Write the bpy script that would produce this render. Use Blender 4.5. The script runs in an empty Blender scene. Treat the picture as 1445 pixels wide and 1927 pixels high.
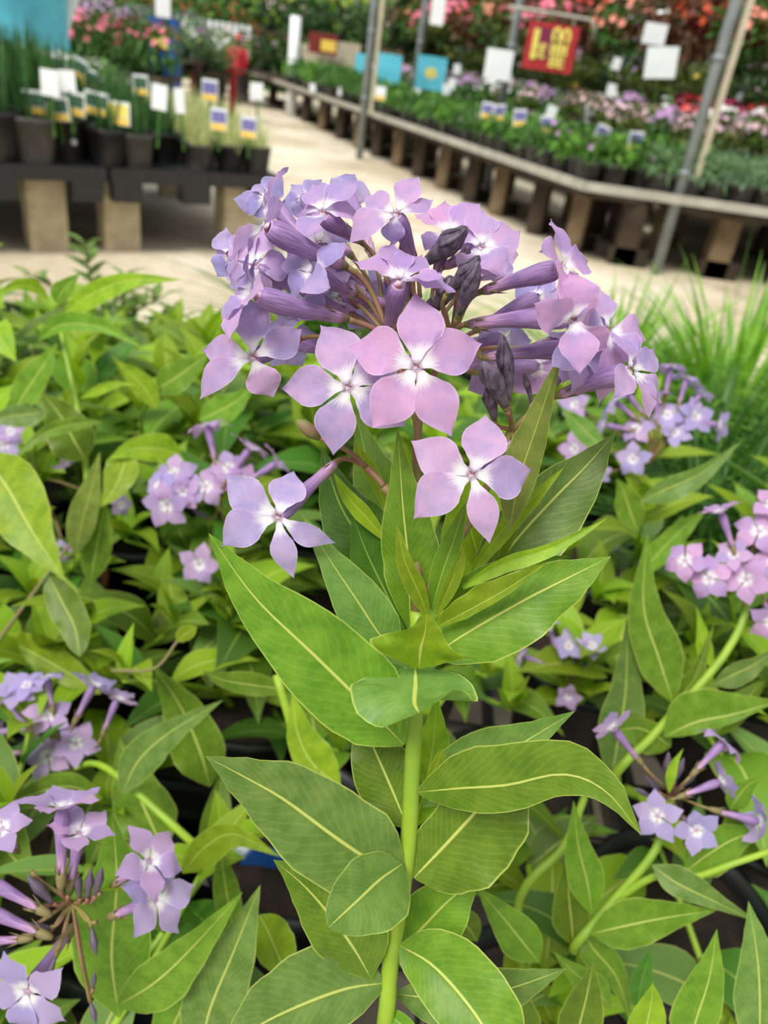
import bpy, math, random
from mathutils import Vector as V, Matrix, Quaternion
from math import sin, cos, pi, radians, sqrt, atan2
random.seed(7)
S = bpy.context.scene
COL = S.collection
# ------------------------------------------------------------------ camera
F = 1438.0
PITCH, ROLL, EYE = radians(30.2), radians(8.3), V((0, 0, .85))
fw = V((0, cos(PITCH), -sin(PITCH))); u0 = V((0, sin(PITCH), cos(PITCH))); r0 = V((1, 0, 0))
rt = cos(ROLL)*r0 + sin(ROLL)*u0
up = -sin(ROLL)*r0 + cos(ROLL)*u0
cam_data = bpy.data.cameras.new('camera'); cam = bpy.data.objects.new('camera', cam_data); COL.objects.link(cam)
M = Matrix((rt, up, -fw)).transposed().to_4x4(); M.translation = EYE
cam.matrix_world = M
cam_data.sensor_fit = 'VERTICAL'; cam_data.sensor_height = 36; cam_data.lens = F/1927*36
cam_data.clip_start = .01; cam_data.clip_end = 200
cam_data.dof.use_dof = True; cam_data.dof.focus_distance = .158; cam_data.dof.aperture_fstop = 19
S.camera = cam
# ------------------------------------------------------------------ light
S.view_settings.view_transform = 'Standard'; S.view_settings.look = 'None'
S.view_settings.exposure = 0.12; S.view_settings.gamma = 1; S.view_settings.use_curve_mapping = False
W = bpy.data.worlds.new('world'); S.world = W; W.use_nodes = True
nt = W.node_tree; bg = nt.nodes['Background']
tc = nt.nodes.new('ShaderNodeTexCoord'); sx = nt.nodes.new('ShaderNodeSeparateXYZ'); cr = nt.nodes.new('ShaderNodeValToRGB')
nt.links.new(tc.outputs['Generated'], sx.inputs[0]); nt.links.new(sx.outputs['Z'], cr.inputs[0]); nt.links.new(cr.outputs[0], bg.inputs[0])
cr.color_ramp.elements[0].position = 0.0; cr.color_ramp.elements[0].color = (.42, .43, .40, 1)
cr.color_ramp.elements[1].position = .8; cr.color_ramp.elements[1].color = (.97, .98, 1, 1)
bg.inputs[1].default_value = .88
sd = bpy.data.lights.new('sun', 'SUN'); sun = bpy.data.objects.new('sun', sd); COL.objects.link(sun)
sd.energy = 3.7; sd.angle = radians(24); sd.color = (1, .97, .9)
sun.rotation_euler = (radians(28), radians(-22), 0); sun.location = (0, 0, 5)

# ------------------------------------------------------------------ space helpers
def ray(x, y): return fw + rt*((x-722.5)/F) - up*((y-963.5)/F)
def P(x, y, d): return EYE + ray(x, y)*d
def Zp(x, y, z):
    v = ray(x, y); return EYE + v*((z-.85)/v.z)
def Yp(x, y, yy):
    v = ray(x, y); return EYE + v*(yy/v.y)
def lin(r, g, b):
    f = lambda c: (c/255/12.92 if c/255 <= .04045 else ((c/255+.055)/1.055)**2.4)
    return (f(r), f(g), f(b), 1)

# ------------------------------------------------------------------ materials
def new_mat(name):
    m = bpy.data.materials.new(name); m.use_nodes = True
    return m, m.node_tree, m.node_tree.nodes['Principled BSDF']
def N(t, k, **kw):
    n = t.nodes.new(k)
    for a, b in kw.items(): setattr(n, a, b)
    return n
def math_n(t, op, a, b=None, clamp=False):
    n = t.nodes.new('ShaderNodeMath'); n.operation = op; n.use_clamp = clamp
    for i, v in enumerate((a, b)):
        if v is None: continue
        if isinstance(v, (int, float)): n.inputs[i].default_value = v
        else: t.links.new(v, n.inputs[i])
    return n.outputs[0]
def mixc(t, fac, a, b, blend='MIX'):
    n = t.nodes.new('ShaderNodeMix'); n.data_type = 'RGBA'; n.blend_type = blend
    for i, v in ((0, fac), (6, a), (7, b)):
        if isinstance(v, (int, float)): n.inputs[i].default_value = v
        elif isinstance(v, tuple): n.inputs[i].default_value = v
        else: t.links.new(v, n.inputs[i])
    return n.outputs[2]
def ramp01(t, v, a, b):   # smooth 0..1 between a and b
    n = t.nodes.new('ShaderNodeMapRange'); n.interpolation_type = 'SMOOTHSTEP'
    n.inputs[1].default_value = a; n.inputs[2].default_value = b
    t.links.new(v, n.inputs[0]); return n.outputs[0]
def plain(name, c, rough=.6, var=.15, scale=20, c2=None, metal=0, bump=0):
    m, t, b = new_mat(name)
    tx = N(t, 'ShaderNodeTexCoord'); no = N(t, 'ShaderNodeTexNoise'); no.inputs['Scale'].default_value = scale; no.inputs['Detail'].default_value = 5
    t.links.new(tx.outputs['Object'], no.inputs['Vector'])
    c2 = c2 or tuple(list(x*(1-var*2) for x in c[:3])+[1])
    f = ramp01(t, no.outputs[0], .35, .65)
    t.links.new(mixc(t, f, c, c2), b.inputs['Base Color'])
    b.inputs['Roughness'].default_value = rough; b.inputs['Metallic'].default_value = metal
    if bump:
        bp = N(t, 'ShaderNodeBump'); bp.inputs['Strength'].default_value = bump; bp.inputs['Distance'].default_value = .01
        t.links.new(no.outputs[0], bp.inputs['Height']); t.links.new(bp.outputs[0], b.inputs['Normal'])
    return m
def translucify(t, b, colsock, w=.35, gain=(1.2, 1.25, .7, 1)):
    out = t.nodes['Material Output']; tr = N(t, 'ShaderNodeBsdfTranslucent')
    t.links.new(mixc(t, 1.0, colsock, gain, 'MULTIPLY'), tr.inputs[0])
    mx = N(t, 'ShaderNodeMixShader'); mx.inputs[0].default_value = w
    t.links.new(b.outputs[0], mx.inputs[1]); t.links.new(tr.outputs[0], mx.inputs[2]); t.links.new(mx.outputs[0], out.inputs[0])
def leaf_mat(name, c, vein, rough=.42, edge=None, tw=.35):
    m, t, b = new_mat(name)
    uv = N(t, 'ShaderNodeUVMap'); s = N(t, 'ShaderNodeSeparateXYZ'); t.links.new(uv.outputs[0], s.inputs[0])
    au = math_n(t, 'ABSOLUTE', math_n(t, 'SUBTRACT', s.outputs[0], .5))
    mid = math_n(t, 'SUBTRACT', 1.0, ramp01(t, au, .010, .026))
    # side veins sweep towards the tip
    no = N(t, 'ShaderNodeTexNoise'); no.inputs['Scale'].default_value = 6; t.links.new(uv.outputs[0], no.inputs['Vector'])
    q = math_n(t, 'SUBTRACT', s.outputs[1], math_n(t, 'MULTIPLY', au, .45))
    q = math_n(t, 'ADD', q, math_n(t, 'MULTIPLY', no.outputs[0], .05))
    sv = math_n(t, 'POWER', math_n(t, 'ABSOLUTE', math_n(t, 'SINE', math_n(t, 'MULTIPLY', q, 62.0))), 14.0)
    sv = math_n(t, 'MULTIPLY', sv, ramp01(t, au, .02, .08))
    tx = N(t, 'ShaderNodeTexCoord'); n2 = N(t, 'ShaderNodeTexNoise'); n2.inputs['Scale'].default_value = 170; n2.inputs['Detail'].default_value = 8; n2.inputs['Roughness'].default_value = .65
    t.links.new(tx.outputs['Object'], n2.inputs['Vector'])
    oi = N(t, 'ShaderNodeObjectInfo')
    dk = (c[0]*.55, c[1]*.68, c[2]*.5, 1)
    base = mixc(t, ramp01(t, n2.outputs[0], .3, .72), c, dk)
    hs = N(t, 'ShaderNodeHueSaturation'); t.links.new(base, hs.inputs['Color'])
    t.links.new(math_n(t, 'ADD', .64, math_n(t, 'MULTIPLY', oi.outputs['Random'], .5)), hs.inputs['Value'])
    t.links.new(math_n(t, 'ADD', .485, math_n(t, 'MULTIPLY', oi.outputs['Random'], .025)), hs.inputs['Hue'])
    col = mixc(t, math_n(t, 'MULTIPLY', sv, .07), hs.outputs[0], vein)
    col = mixc(t, math_n(t, 'MULTIPLY', mid, .85), col, vein)
    col = mixc(t, math_n(t, 'MULTIPLY', ramp01(t, au, .475, .497), .6), col, vein)
    t.links.new(col, b.inputs['Base Color']); b.inputs['Roughness'].default_value = rough
    b.inputs['Specular IOR Level'].default_value = .35
    h = math_n(t, 'ADD', math_n(t, 'MULTIPLY', sv, -.08), math_n(t, 'ADD', math_n(t, 'MULTIPLY', mid, .9), math_n(t, 'MULTIPLY', n2.outputs[0], .6)))
    bp = N(t, 'ShaderNodeBump'); bp.inputs['Strength'].default_value = .5; bp.inputs['Distance'].default_value = .0005
    t.links.new(h, bp.inputs['Height']); t.links.new(bp.outputs[0], b.inputs['Normal'])
    translucify(t, b, col, tw)
    return m
def petal_mat(name, c1, c2):
    m, t, b = new_mat(name)
    uv = N(t, 'ShaderNodeUVMap'); s = N(t, 'ShaderNodeSeparateXYZ'); t.links.new(uv.outputs[0], s.inputs[0])
    au = math_n(t, 'ABSOLUTE', math_n(t, 'SUBTRACT', s.outputs[0], .5))
    tx = N(t, 'ShaderNodeTexCoord'); n2 = N(t, 'ShaderNodeTexNoise'); n2.inputs['Scale'].default_value = 190; n2.inputs['Detail'].default_value = 7; n2.inputs['Roughness'].default_value = .65
    t.links.new(tx.outputs['Object'], n2.inputs['Vector'])
    oi = N(t, 'ShaderNodeObjectInfo')
    f = math_n(t, 'ADD', ramp01(t, n2.outputs[0], .3, .7), math_n(t, 'MULTIPLY', math_n(t, 'SUBTRACT', oi.outputs['Random'], .5), .9), True)
    base = mixc(t, f, c1, c2)
    # white star at the throat with ragged edge
    n3 = N(t, 'ShaderNodeTexNoise'); n3.inputs['Scale'].default_value = 9
    mp = N(t, 'ShaderNodeMapping'); mp.inputs['Scale'].default_value = (4, .6, 1); t.links.new(uv.outputs[0], mp.inputs[0]); t.links.new(mp.outputs[0], n3.inputs['Vector'])
    vv = math_n(t, 'ADD', s.outputs[1], math_n(t, 'MULTIPLY', math_n(t, 'SUBTRACT', n3.outputs[0], .5), .25))
    wht = math_n(t, 'SUBTRACT', 1.0, ramp01(t, vv, .14, .31))
    wht = math_n(t, 'MULTIPLY', wht, math_n(t, 'SUBTRACT', 1.0, math_n(t, 'MULTIPLY', ramp01(t, au, .1, .45), .3)))
    col = mixc(t, wht, base, lin(250, 248, 252))
    eye = math_n(t, 'SUBTRACT', 1.0, ramp01(t, s.outputs[1], .015, .07))
    col = mixc(t, math_n(t, 'MULTIPLY', eye, .6), col, lin(140, 100, 130))
    col = mixc(t, math_n(t, 'MULTIPLY', ramp01(t, au, .46, .495), .6), col, lin(232, 205, 240))
    t.links.new(col, b.inputs['Base Color']); b.inputs['Roughness'].default_value = .5
    b.inputs['Specular IOR Level'].default_value = .3
    w = N(t, 'ShaderNodeTexNoise'); w.inputs['Scale'].default_value = 60; m2 = N(t, 'ShaderNodeMapping'); m2.inputs['Scale'].default_value = (1, .08, 1)
    t.links.new(uv.outputs[0], m2.inputs[0]); t.links.new(m2.outputs[0], w.inputs['Vector'])
    bp = N(t, 'ShaderNodeBump'); bp.inputs['Strength'].default_value = .35; bp.inputs['Distance'].default_value = .0003
    t.links.new(w.outputs[0], bp.inputs['Height']); t.links.new(bp.outputs[0], b.inputs['Normal'])
    translucify(t, b, col, .4, (1, 1, 1, 1))
    return m
def tube_mat(name, c1, c2, c3):
    m, t, b = new_mat(name)
    uv = N(t, 'ShaderNodeUVMap'); s = N(t, 'ShaderNodeSeparateXYZ'); t.links.new(uv.outputs[0], s.inputs[0])
    w = N(t, 'ShaderNodeTexNoise'); w.inputs['Scale'].default_value = 14; mp = N(t, 'ShaderNodeMapping'); mp.inputs['Scale'].default_value = (2.5, .25, 1)
    t.links.new(uv.outputs[0], mp.inputs[0]); t.links.new(mp.outputs[0], w.inputs['Vector'])
    col = mixc(t, ramp01(t, s.outputs[1], 0, .55), c1, c2)
    col = mixc(t, math_n(t, 'MULTIPLY', ramp01(t, w.outputs[0], .42, .62), .55), col, c3)
    t.links.new(col, b.inputs['Base Color']); b.inputs['Roughness'].default_value = .5
    translucify(t, b, col, .15, (1, 1, 1, 1))
    return m

YG = lin(214, 222, 120)
LM = {
 'fresh': leaf_mat('leaf_fresh', lin(162, 194, 44), YG, tw=.42),
 'mid': leaf_mat('leaf_mid', lin(122, 160, 46), YG),
 'blue': leaf_mat('leaf_glaucous', lin(126, 160, 80), YG),
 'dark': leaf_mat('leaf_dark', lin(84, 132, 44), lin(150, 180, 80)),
 'olive': leaf_mat('leaf_olive', lin(150, 170, 80), lin(190, 195, 90)),
}
PM = {
 'pink': petal_mat('petal_pink_lilac', lin(218, 170, 214), lin(188, 158, 214)),
 'lilac': petal_mat('petal_lilac', lin(212, 174, 218), lin(176, 158, 210)),
 'blue': petal_mat('petal_blue_lilac', lin(200, 178, 224), lin(168, 158, 214)),
}
TUBE = tube_mat('corolla_tube', lin(210, 166, 200), lin(160, 128, 180), lin(108, 78, 134))
BUDM = plain('bud_skin', lin(106, 92, 112), .5, .25, 500, lin(66, 56, 72))
EYEM = plain('throat_eye', lin(120, 60, 70), .6, .3, 900, lin(200, 180, 200))
CALM = plain('calyx_skin', lin(128, 96, 78), .6, .2, 300, lin(112, 122, 60))
PEDM = plain('pedicel_skin', lin(134, 92, 76), .6, .2, 200, lin(122, 116, 54))
STEMM = plain('stem_green', lin(142, 172, 44), .5, .12, 60, lin(122, 156, 40))
STEMD = plain('stem_dark', lin(110, 142, 45), .55, .2, 60)
BLACKP = plain('black_plastic', lin(34, 35, 38), .45, .15, 30)
GREYP = plain('grey_pot_plastic', lin(72, 70, 68), .6, .15, 30)
TERRA = plain('terracotta', lin(150, 84, 56), .75, .15, 30)
SOIL = plain('potting_soil', lin(52, 40, 30), .95, .3, 60, bump=.5)
CONC = plain('concrete_block', lin(186, 172, 142), .9, .12, 12, bump=.3)
WOODD = plain('weathered_wood', lin(132, 112, 86), .85, .25, 8)
BROWN = plain('dark_wood', lin(74, 60, 48), .85, .25, 8)
RAILM = plain('galvanised_rail', lin(176, 172, 160), .5, .1, 10)
POLEM = plain('galvanised_pole', lin(142, 150, 154), .45, .1, 10, metal=.2)
CREAM = plain('cream_timber', lin(196, 186, 164), .7, .1, 8)
WHITE = plain('white_plastic', lin(236, 240, 244), .5, .03, 8)
CYAN = plain('cyan_fabric', lin(100, 205, 232), .6, .1, 5)
RED = plain('red_board', lin(182, 40, 48), .6, .08, 8)
MAROON = plain('maroon_block', lin(130, 30, 70), .6, .08, 8)
YEL = plain('yellow_print', lin(240, 226, 110), .6, .06, 20)
GOLD = plain('golden_print', lin(246, 208, 90), .6, .1, 40)
ORANGE = plain('orange_print', lin(222, 130, 40), .6, .1, 40)
VIO = plain('violet_print', lin(120, 116, 178), .6, .1, 90)
GRNP = plain('green_print', lin(70, 120, 84), .6, .2, 160, lin(50, 66, 66))
BLUEP = plain('blue_plastic', lin(36, 92, 168), .4, .1, 10)
DRED = plain('dark_red_plastic', lin(120, 30, 26), .6, .1, 10)
STRAW = plain('straw_mulch', lin(176, 140, 92), .9, .2, 120)
FM = {k: plain('foliage_'+k, lin(*c), .55, .22, 40, lin(*c2)) for k, c, c2 in (
  ('bright', (112, 164, 52), (78, 128, 38)), ('green', (84, 132, 50), (52, 92, 34)), ('deep', (54, 92, 40), (34, 62, 28)),
  ('grey', (116, 148, 104), (92, 128, 84)), ('iris', (74, 118, 62), (46, 88, 46)), ('olive', (108, 122, 40), (76, 90, 34)),
  ('yellow', (170, 184, 40), (120, 146, 34)), ('cream', (214, 216, 160), (160, 178, 110)), ('bronze', (112, 66, 40), (74, 60, 34)),
  ('grass', (140, 186, 60), (100, 152, 44)), ('plum', (120, 76, 92), (86, 62, 70)), ('sage', (126, 158, 120), (96, 132, 92)))}
for m_ in FM.values():
    t_ = m_.node_tree; b_ = t_.nodes['Principled BSDF']; translucify(t_, b_, b_.inputs['Base Color'].links[0].from_socket, .25)
BM = {k: plain('bloom_'+k, lin(*c), .5, .08, 60) for k, c in (
  ('pink', (238, 120, 150)), ('peach', (240, 150, 130)), ('white', (238, 236, 236)), ('red', (200, 40, 40)), ('orange', (206, 84, 44)),
  ('mauve', (182, 140, 190)), ('magenta', (200, 60, 120)), ('yellow', (236, 206, 80)), ('violet', (130, 110, 190)), ('palepink', (228, 190, 200)))}

# ------------------------------------------------------------------ mesh helpers
class MB:
    def __init__(s): s.v = []; s.f = []; s.uv = []; s.mi = []
    def face(s, idx, uvs=None, mi=0):
        s.f.append(tuple(idx)); s.uv.append(uvs or [(0, 0)]*len(idx)); s.mi.append(mi)
    def grid(s, rows, uvf=None, mi=0, closed=False):
        b = len(s.v); n = len(rows[0])
        for r in rows: s.v += [tuple(p) for p in r]
        m = len(rows)
        for j in range(m-1):
            for i in range(n if closed else n-1):
                i2 = (i+1) % n
                U = lambda a, c: ((a/(n if closed else n-1)), c/(m-1))
                s.face((b+j*n+i, b+j*n+i2, b+(j+1)*n+i2, b+(j+1)*n+i), [U(i, j), U(i+1, j), U(i+1, j+1), U(i, j+1)], mi)
    def tube(s, pts, rad, n=8, mi=0, cap=True):
        pts = [V(p) for p in pts]; rows = []; prev = None
        for k, p in enumerate(pts):
            t = (pts[min(k+1, len(pts)-1)] - pts[max(k-1, 0)]).normalized()
            if prev is None:
                a = t.orthogonal().normalized()
            else:
                a = (prev - t*prev.dot(t)).normalized()
            prev = a; b = t.cross(a)
            r = rad[k] if isinstance(rad, (list, tuple)) else rad
            rows.append([p + (a*cos(2*pi*i/n) + b*sin(2*pi*i/n))*r for i in range(n)])
        b0 = len(s.v); s.grid(rows, mi=mi, closed=True)
        if cap:
            s.face(list(range(b0+n-1, b0-1, -1)), None, mi); e = b0+(len(pts)-1)*n; s.face(list(range(e, e+n)), None, mi)
    def box(s, c, h, rot=None, mi=0):   # centre, half sizes
        b = len(s.v); c = V(c)
        for z in (-1, 1):
            for x, y in ((-1, -1), (1, -1), (1, 1), (-1, 1)):
                q = V((x*h[0], y*h[1], z*h[2]))
                if rot: q = rot @ q
                s.v.append(tuple(c+q))
        for f in ((3, 2, 1, 0), (4, 5, 6, 7), (0, 1, 5, 4), (1, 2, 6, 5), (2, 3, 7, 6), (3, 0, 4, 7)):
            s.face([b+i for i in f], [(0, 0), (1, 0), (1, 1), (0, 1)], mi)
    def lathe(s, prof, n=16, mi=0, c=(0, 0, 0), sq=0):   # prof [(r,z)]
        rows = []
        for r, z in prof:
            row = []
            for i in range(n):
                a = 2*pi*(i+.5)/n
                k = r if not sq else r/max(abs(cos(a)), abs(sin(a)))*(1-sq) + r*sq
                row.append((c[0]+k*cos(a), c[1]+k*sin(a), c[2]+z))
            rows.append(row)
        s.grid(rows, mi=mi, closed=True)
    def build(s, name, mats, parent=None, smooth=True, origin=None):
        me = bpy.data.meshes.new(name)
        o3 = V(origin) if origin is not None else V((0, 0, 0))
        me.from_pydata([tuple(V(p)-o3) for p in s.v], [], s.f)
        uvl = me.uv_layers.new(name='UVMap'); k = 0
        flat = [c for u in s.uv for p in u for c in p]
        uvl.data.foreach_set('uv', flat)
        me.polygons.foreach_set('material_index', s.mi)
        if smooth: me.polygons.foreach_set('use_smooth', [True]*len(s.f))
        for m in (mats if isinstance(mats, (list, tuple)) else [mats]): me.materials.append(m)
        me.update()
        return link(name, me, parent, o3)
def link(name, me, parent=None, loc=None):
    o = bpy.data.objects.new(name, me); COL.objects.link(o)
    if loc is not None: o.location = loc
    if parent is not None:
        o.parent = parent
        if loc is not None: o.matrix_parent_inverse = Matrix.Identity(4); o.location = V(loc) - world_loc(parent)
    return o
def world_loc(o):
    l = V(o.location)
    while o.parent: o = o.parent; l += V(o.location)
    return l
def tag(o, label=None, cat=None, group=None, kind=None):
    for k, v in (('label', label), ('category', cat), ('group', group), ('kind', kind)):
        if v: o[k] = v
    return o
def empty(name, loc, label, cat, group=None, rz=0):
    o = bpy.data.objects.new(name, None); COL.objects.link(o); o.location = loc; o.rotation_euler.z = rz
    o.empty_display_size = .05
    return tag(o, label, cat, group)
def copy_tree(o, parent=None):
    c = o.copy(); COL.objects.link(c); c.parent = parent
    for ch in o.children: copy_tree(ch, c)
    return c
def struct(o): o['kind'] = 'structure'; return o
def bez(p, t):
    p = [V(q) for q in p]
    while len(p) > 1: p = [p[i].lerp(p[i+1], t) for i in range(len(p)-1)]
    return p[0]
def cat_rom(p, t):
    p = [V(q) for q in p]; n = len(p)-1
    if n == 1: return p[0].lerp(p[1], t)
    x = min(t*n, n-1e-6); i = int(x); f = x-i
    a = p[i-1] if i > 0 else p[0]*2-p[1]; b = p[i]; c = p[i+1]; d = p[i+2] if i+2 <= n else p[n]*2-p[n-1]
    return .5*((2*b)+(c-a)*f+(2*a-5*b+4*c-d)*f*f+(3*b-a-3*c+d)*f**3)
def interp(tab, t):
    for (a, x), (b, y) in zip(tab, tab[1:]):
        if t <= b:
            f = (t-a)/(b-a); f = f*f*(3-2*f)*.5+f*.5
            return x+(y-x)*f
    return tab[-1][1]
PROF = {
 'lance': [(0, .02), (.05, .22), (.15, .62), (.28, .93), (.38, 1), (.52, .92), (.68, .66), (.82, .36), (.93, .13), (1, .0)],
 'ovate': [(0, .04), (.06, .35), (.16, .76), (.3, 1), (.45, .98), (.62, .78), (.8, .44), (.93, .15), (1, .0)],
 'oval': [(0, .05), (.05, .42), (.15, .74), (.35, .97), (.5, 1), (.68, .9), (.85, .64), (.95, .36), (1, .04)],
 'narrow': [(0, .25), (.15, .62), (.3, .9), (.45, 1), (.65, .8), (.85, .4), (1, .0)],
 'tri': [(0, .05), (.1, .4), (.22, .8), (.34, 1), (.4, .84), (.52, .56), (.68, .33), (.85, .2), (.95, .13), (1, .0)],
 'petal': [(0, .15), (.12, .28), (.24, .56), (.36, .88), (.47, 1), (.6, .95), (.73, .70), (.85, .37), (.94, .13), (1, .0)],
}
# ------------------------------------------------------------------ shaped leaf from picture-plane outline with its own depth
def leafK(parent, pts, d0, d1, wl, wr, kl=.25, kr=.25, mat='mid', prof='lance', arch=0, wave=.04, name='leaf', nv=18, nu=4, seed=None):
    rnd = random.Random(seed if seed is not None else hash((round(pts[0][0]), round(pts[-1][1]))) & 0xffff)
    mb = MB(); rows = []; ph = rnd.uniform(0, 6); ph2 = rnd.uniform(0, 6)
    tab = PROF[prof]
    for j in range(nv+1):
        t = j/nv
        p = cat_rom([(x, y, 0) for x, y in pts], t)
        q = cat_rom([(x, y, 0) for x, y in pts], min(1, t+.02)); q0 = cat_rom([(x, y, 0) for x, y in pts], max(0, t-.02))
        tg = (q-q0).normalized(); nl = (tg.y, -tg.x)
        d = d0+(d1-d0)*t - arch*sin(pi*t)
        w = interp(tab, t); row = []
        for i in range(-nu, nu+1):
            s = abs(i)/nu; ww, kk, sg = (wl, kl, 1) if i < 0 else (wr, kr, -1)
            off = ww*w*s
            wv = wave*s*s*off*(sin(t*17+ph+(2 if i < 0 else 0))+.6*sin(t*31+ph2))
            dd = d - kk*off*d/F*(1-.25*s) - wv*d/F*2.2
            row.append(P(p.x+nl[0]*sg*(off+wv*.5), p.y+nl[1]*sg*(off+wv*.5), dd))
        rows.append(row)
    mb.grid(rows)
    o = P(*pts[0], d0)
    return mb.build(name, LM[mat] if isinstance(mat, str) else mat, parent, origin=o)
# ------------------------------------------------------------------ petals and flowers
def petal_grid(mb, c, tip, axis, W, bow=.1, side=.05, nv=10, nu=3, ph=0, fold=.10, recurve=.08):
    c = V(c); tip = V(tip); dr = tip-c; L = dr.length; dn = dr.normalized()
    a = (axis - dn*axis.dot(dn)).normalized(); sd_ = dn.cross(a)
    rows = []
    for j in range(nv+1):
        t = j/nv; w = interp(PROF['petal'], t)*W
        mid = c+dr*t + a*L*(bow*sin(pi*min(1, t*1.15))-recurve*max(0, t-.7)*2) + sd_*L*side*sin(pi*t)
        row = []
        for i in range(-nu, nu+1):
            s = i/nu
            row.append(mid + sd_*s*w + a*(fold*abs(s)**1.5*w*(1-t*.9) + .09*W*s*s*sin(t*13+ph+s*2) + .04*W*s*s*sin(t*29+ph*2-s)))
        rows.append(row)
    mb.grid(rows)
def petal_obj(parent, c, tip, axis, W, mat, **k):
    mb = MB(); petal_grid(mb, c, tip, axis, W, **k)
    return mb.build('petal', mat, parent, origin=c)
TUBER = [(0, .5), (.08, .58), (.3, .64), (.55, .84), (.75, 1.03), (.9, 1.0), (1, .66)]
def flower_tube(base, c, r, name, parent, bend=0):
    mb = MB(); b = V(base); c = V(c); ax = (c-b); sdv = ax.orthogonal().normalized()
    n = 12; pts = [b+ax*(i/n)+sdv*bend*sin(pi*i/n)*ax.length for i in range(n+1)]
    mb.tube(pts, [interp(TUBER, i/n)*r for i in range(n+1)], 12)
    return mb.build(name, TUBE, parent, origin=b)
def calyx(parent, base, ax, r, tail=None):
    mb = MB(); ax = V(ax).normalized(); b = V(base)
    mb.tube([b-ax*r*1.4, b-ax*r*.4, b+ax*r*.8, b+ax*r*1.5], [r*.35, r*.62, r*.74, r*.66], 8)
    o = ax.orthogonal().normalized(); q = ax.cross(o)
    for k in range(5):
        an = k*2*pi/5+.4; e = o*cos(an)+q*sin(an)
        mb.tube([b+ax*r*1.1+e*r*.62, b+ax*r*2.2+e*r*.95, b+ax*r*3.3+e*r*(1.2+.2*sin(k*3))], [r*.2, r*.12, r*.02], 4)
    return mb.build('calyx', CALM, parent, origin=b)
def flowerK(parent, c, d, base, db, tips, L, Wd=.40, mat='lilac', node=None, r=.0021, s0=.35, tube=True, bow=.1, bend=.02):
    """c: throat pixel, d depth, base: calyx pixel, db depth, tips: pixels of the five petal tips (+sign of depth), L: true petal length in px at d."""
    c3 = P(*c, d); b3 = P(*base, db); ax = (c3-b3).normalized()
    t3 = []
    for tp in tips:
        pl = math.hypot(tp[0]-c[0], tp[1]-c[1]); s = tp[2] if len(tp) > 2 else s0
        dz = sqrt(max(0, L*L-pl*pl))*s/F*d
        t3.append(P(tp[0], tp[1], d+dz))
    cen = V((0, 0, 0))
    n = len(t3)
    for i in range(n): cen += (t3[i]-c3).cross(t3[(i+1) % n]-c3)
    a = cen.normalized()
    if a.dot(ax) < 0: a = -a
    a = (a*.75+ax*.25).normalized()
    fl = flower_tube(b3, c3-a*r*.35, r*.9, 'flower', parent, bend) if tube else None
    if fl is None:
        mb = MB(); mb.tube([c3-a*.004, c3-a*.0005], [r*.5, r*.8], 8); fl = mb.build('flower', TUBE, parent, origin=c3)
    for i, q in enumerate(t3):
        wf = tips[i][3] if len(tips[i]) > 3 else 1
        dn = (q-c3).normalized()
        st = c3 + (dn - a*dn.dot(a))*r*.28 + a*.0001
        petal_obj(fl, st, q, a, wf*Wd*.92*L/F*d*random.uniform(.92, 1.06), PM[mat], bow=bow*random.uniform(.3, 1.3), ph=i*1.7+c[0], side=random.uniform(-.03, .12), fold=.22, recurve=random.uniform(.02, .12), nv=14, nu=4)
    # dark eye
    mb = MB(); mb.lathe([(.00005, -r*.1), (r*.16, -r*.02), (r*.3, -r*.1), (r*.45, -r*.35)], 10)
    rq = a.to_track_quat('Z', 'Y'); mb.v = [tuple(rq @ V(p)+c3) for p in mb.v]
    mb.build('throat', EYEM, fl, origin=c3)
    if tube: calyx(fl, b3, ax, r*.62 if r > .0015 else r*.7)
    if node is not None:
        pedicel(parent, b3-ax*r*.7, node, ax, r*.24)
    return fl
def pedicel(parent, b3, n3, ax, r, name='flower_stalk'):
    b3 = V(b3); n3 = V(n3); L = (n3-b3).length
    pts = [bez([b3, b3-ax*L*.4, n3.lerp(b3, .35)+V((0, 0, L*.12)), n3], i/8) for i in range(9)]
    mb = MB(); mb.tube(pts, [r*1.25]+[r]*7+[r*1.2], 7)
    return mb.build(name, PEDM, parent, origin=n3)
def budK(parent, base, db, tip, dt, w, node=None):
    b = P(*base, db); t = P(*tip, dt); ax = t-b; L = ax.length; W_ = w/F*db*.5
    tab = [(0, .35), (.1, .5), (.3, .75), (.55, 1), (.7, .92), (.82, .6), (.93, .42), (1, .1)]
    sdv = ax.orthogonal().normalized(); mb = MB()
    mb.tube([b+ax*(i/14)+sdv*L*.03*sin(pi*i/14) for i in range(15)], [interp(tab, i/14)*W_ for i in range(15)], 10)
    # five twisted petal folds
    an = ax.normalized(); o = an.orthogonal().normalized(); q = an.cross(o)
    for k in range(5):
        pts = []
        for i in range(6):
            s = .5+.5*i/5; a_ = k*2*pi/5+s*1.5; rr = interp(tab, s)*W_*.82
            pts.append(b+ax*s+(o*cos(a_)+q*sin(a_))*rr)
        mb.tube(pts, [W_*.12, W_*.22, W_*.26, W_*.22, W_*.16, W_*.05], 5)
    fb = mb.build('flower_bud', BUDM, parent, origin=b)
    calyx(fb, b, an, W_*.55)
    if node is not None: pedicel(parent, b-an*W_*.5, node, an, .0005)
    return fb
def stem_obj(parent, pts, rad, mat=STEMM, name='stem', n=16):
    mb = MB(); pp = [cat_rom(pts, i/n) for i in range(n+1)]
    rr = [rad[0]+(rad[1]-rad[0])*i/n for i in range(n+1)]
    mb.tube(pp, rr, 10); return mb.build(name, mat, parent, origin=pts[0])
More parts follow.
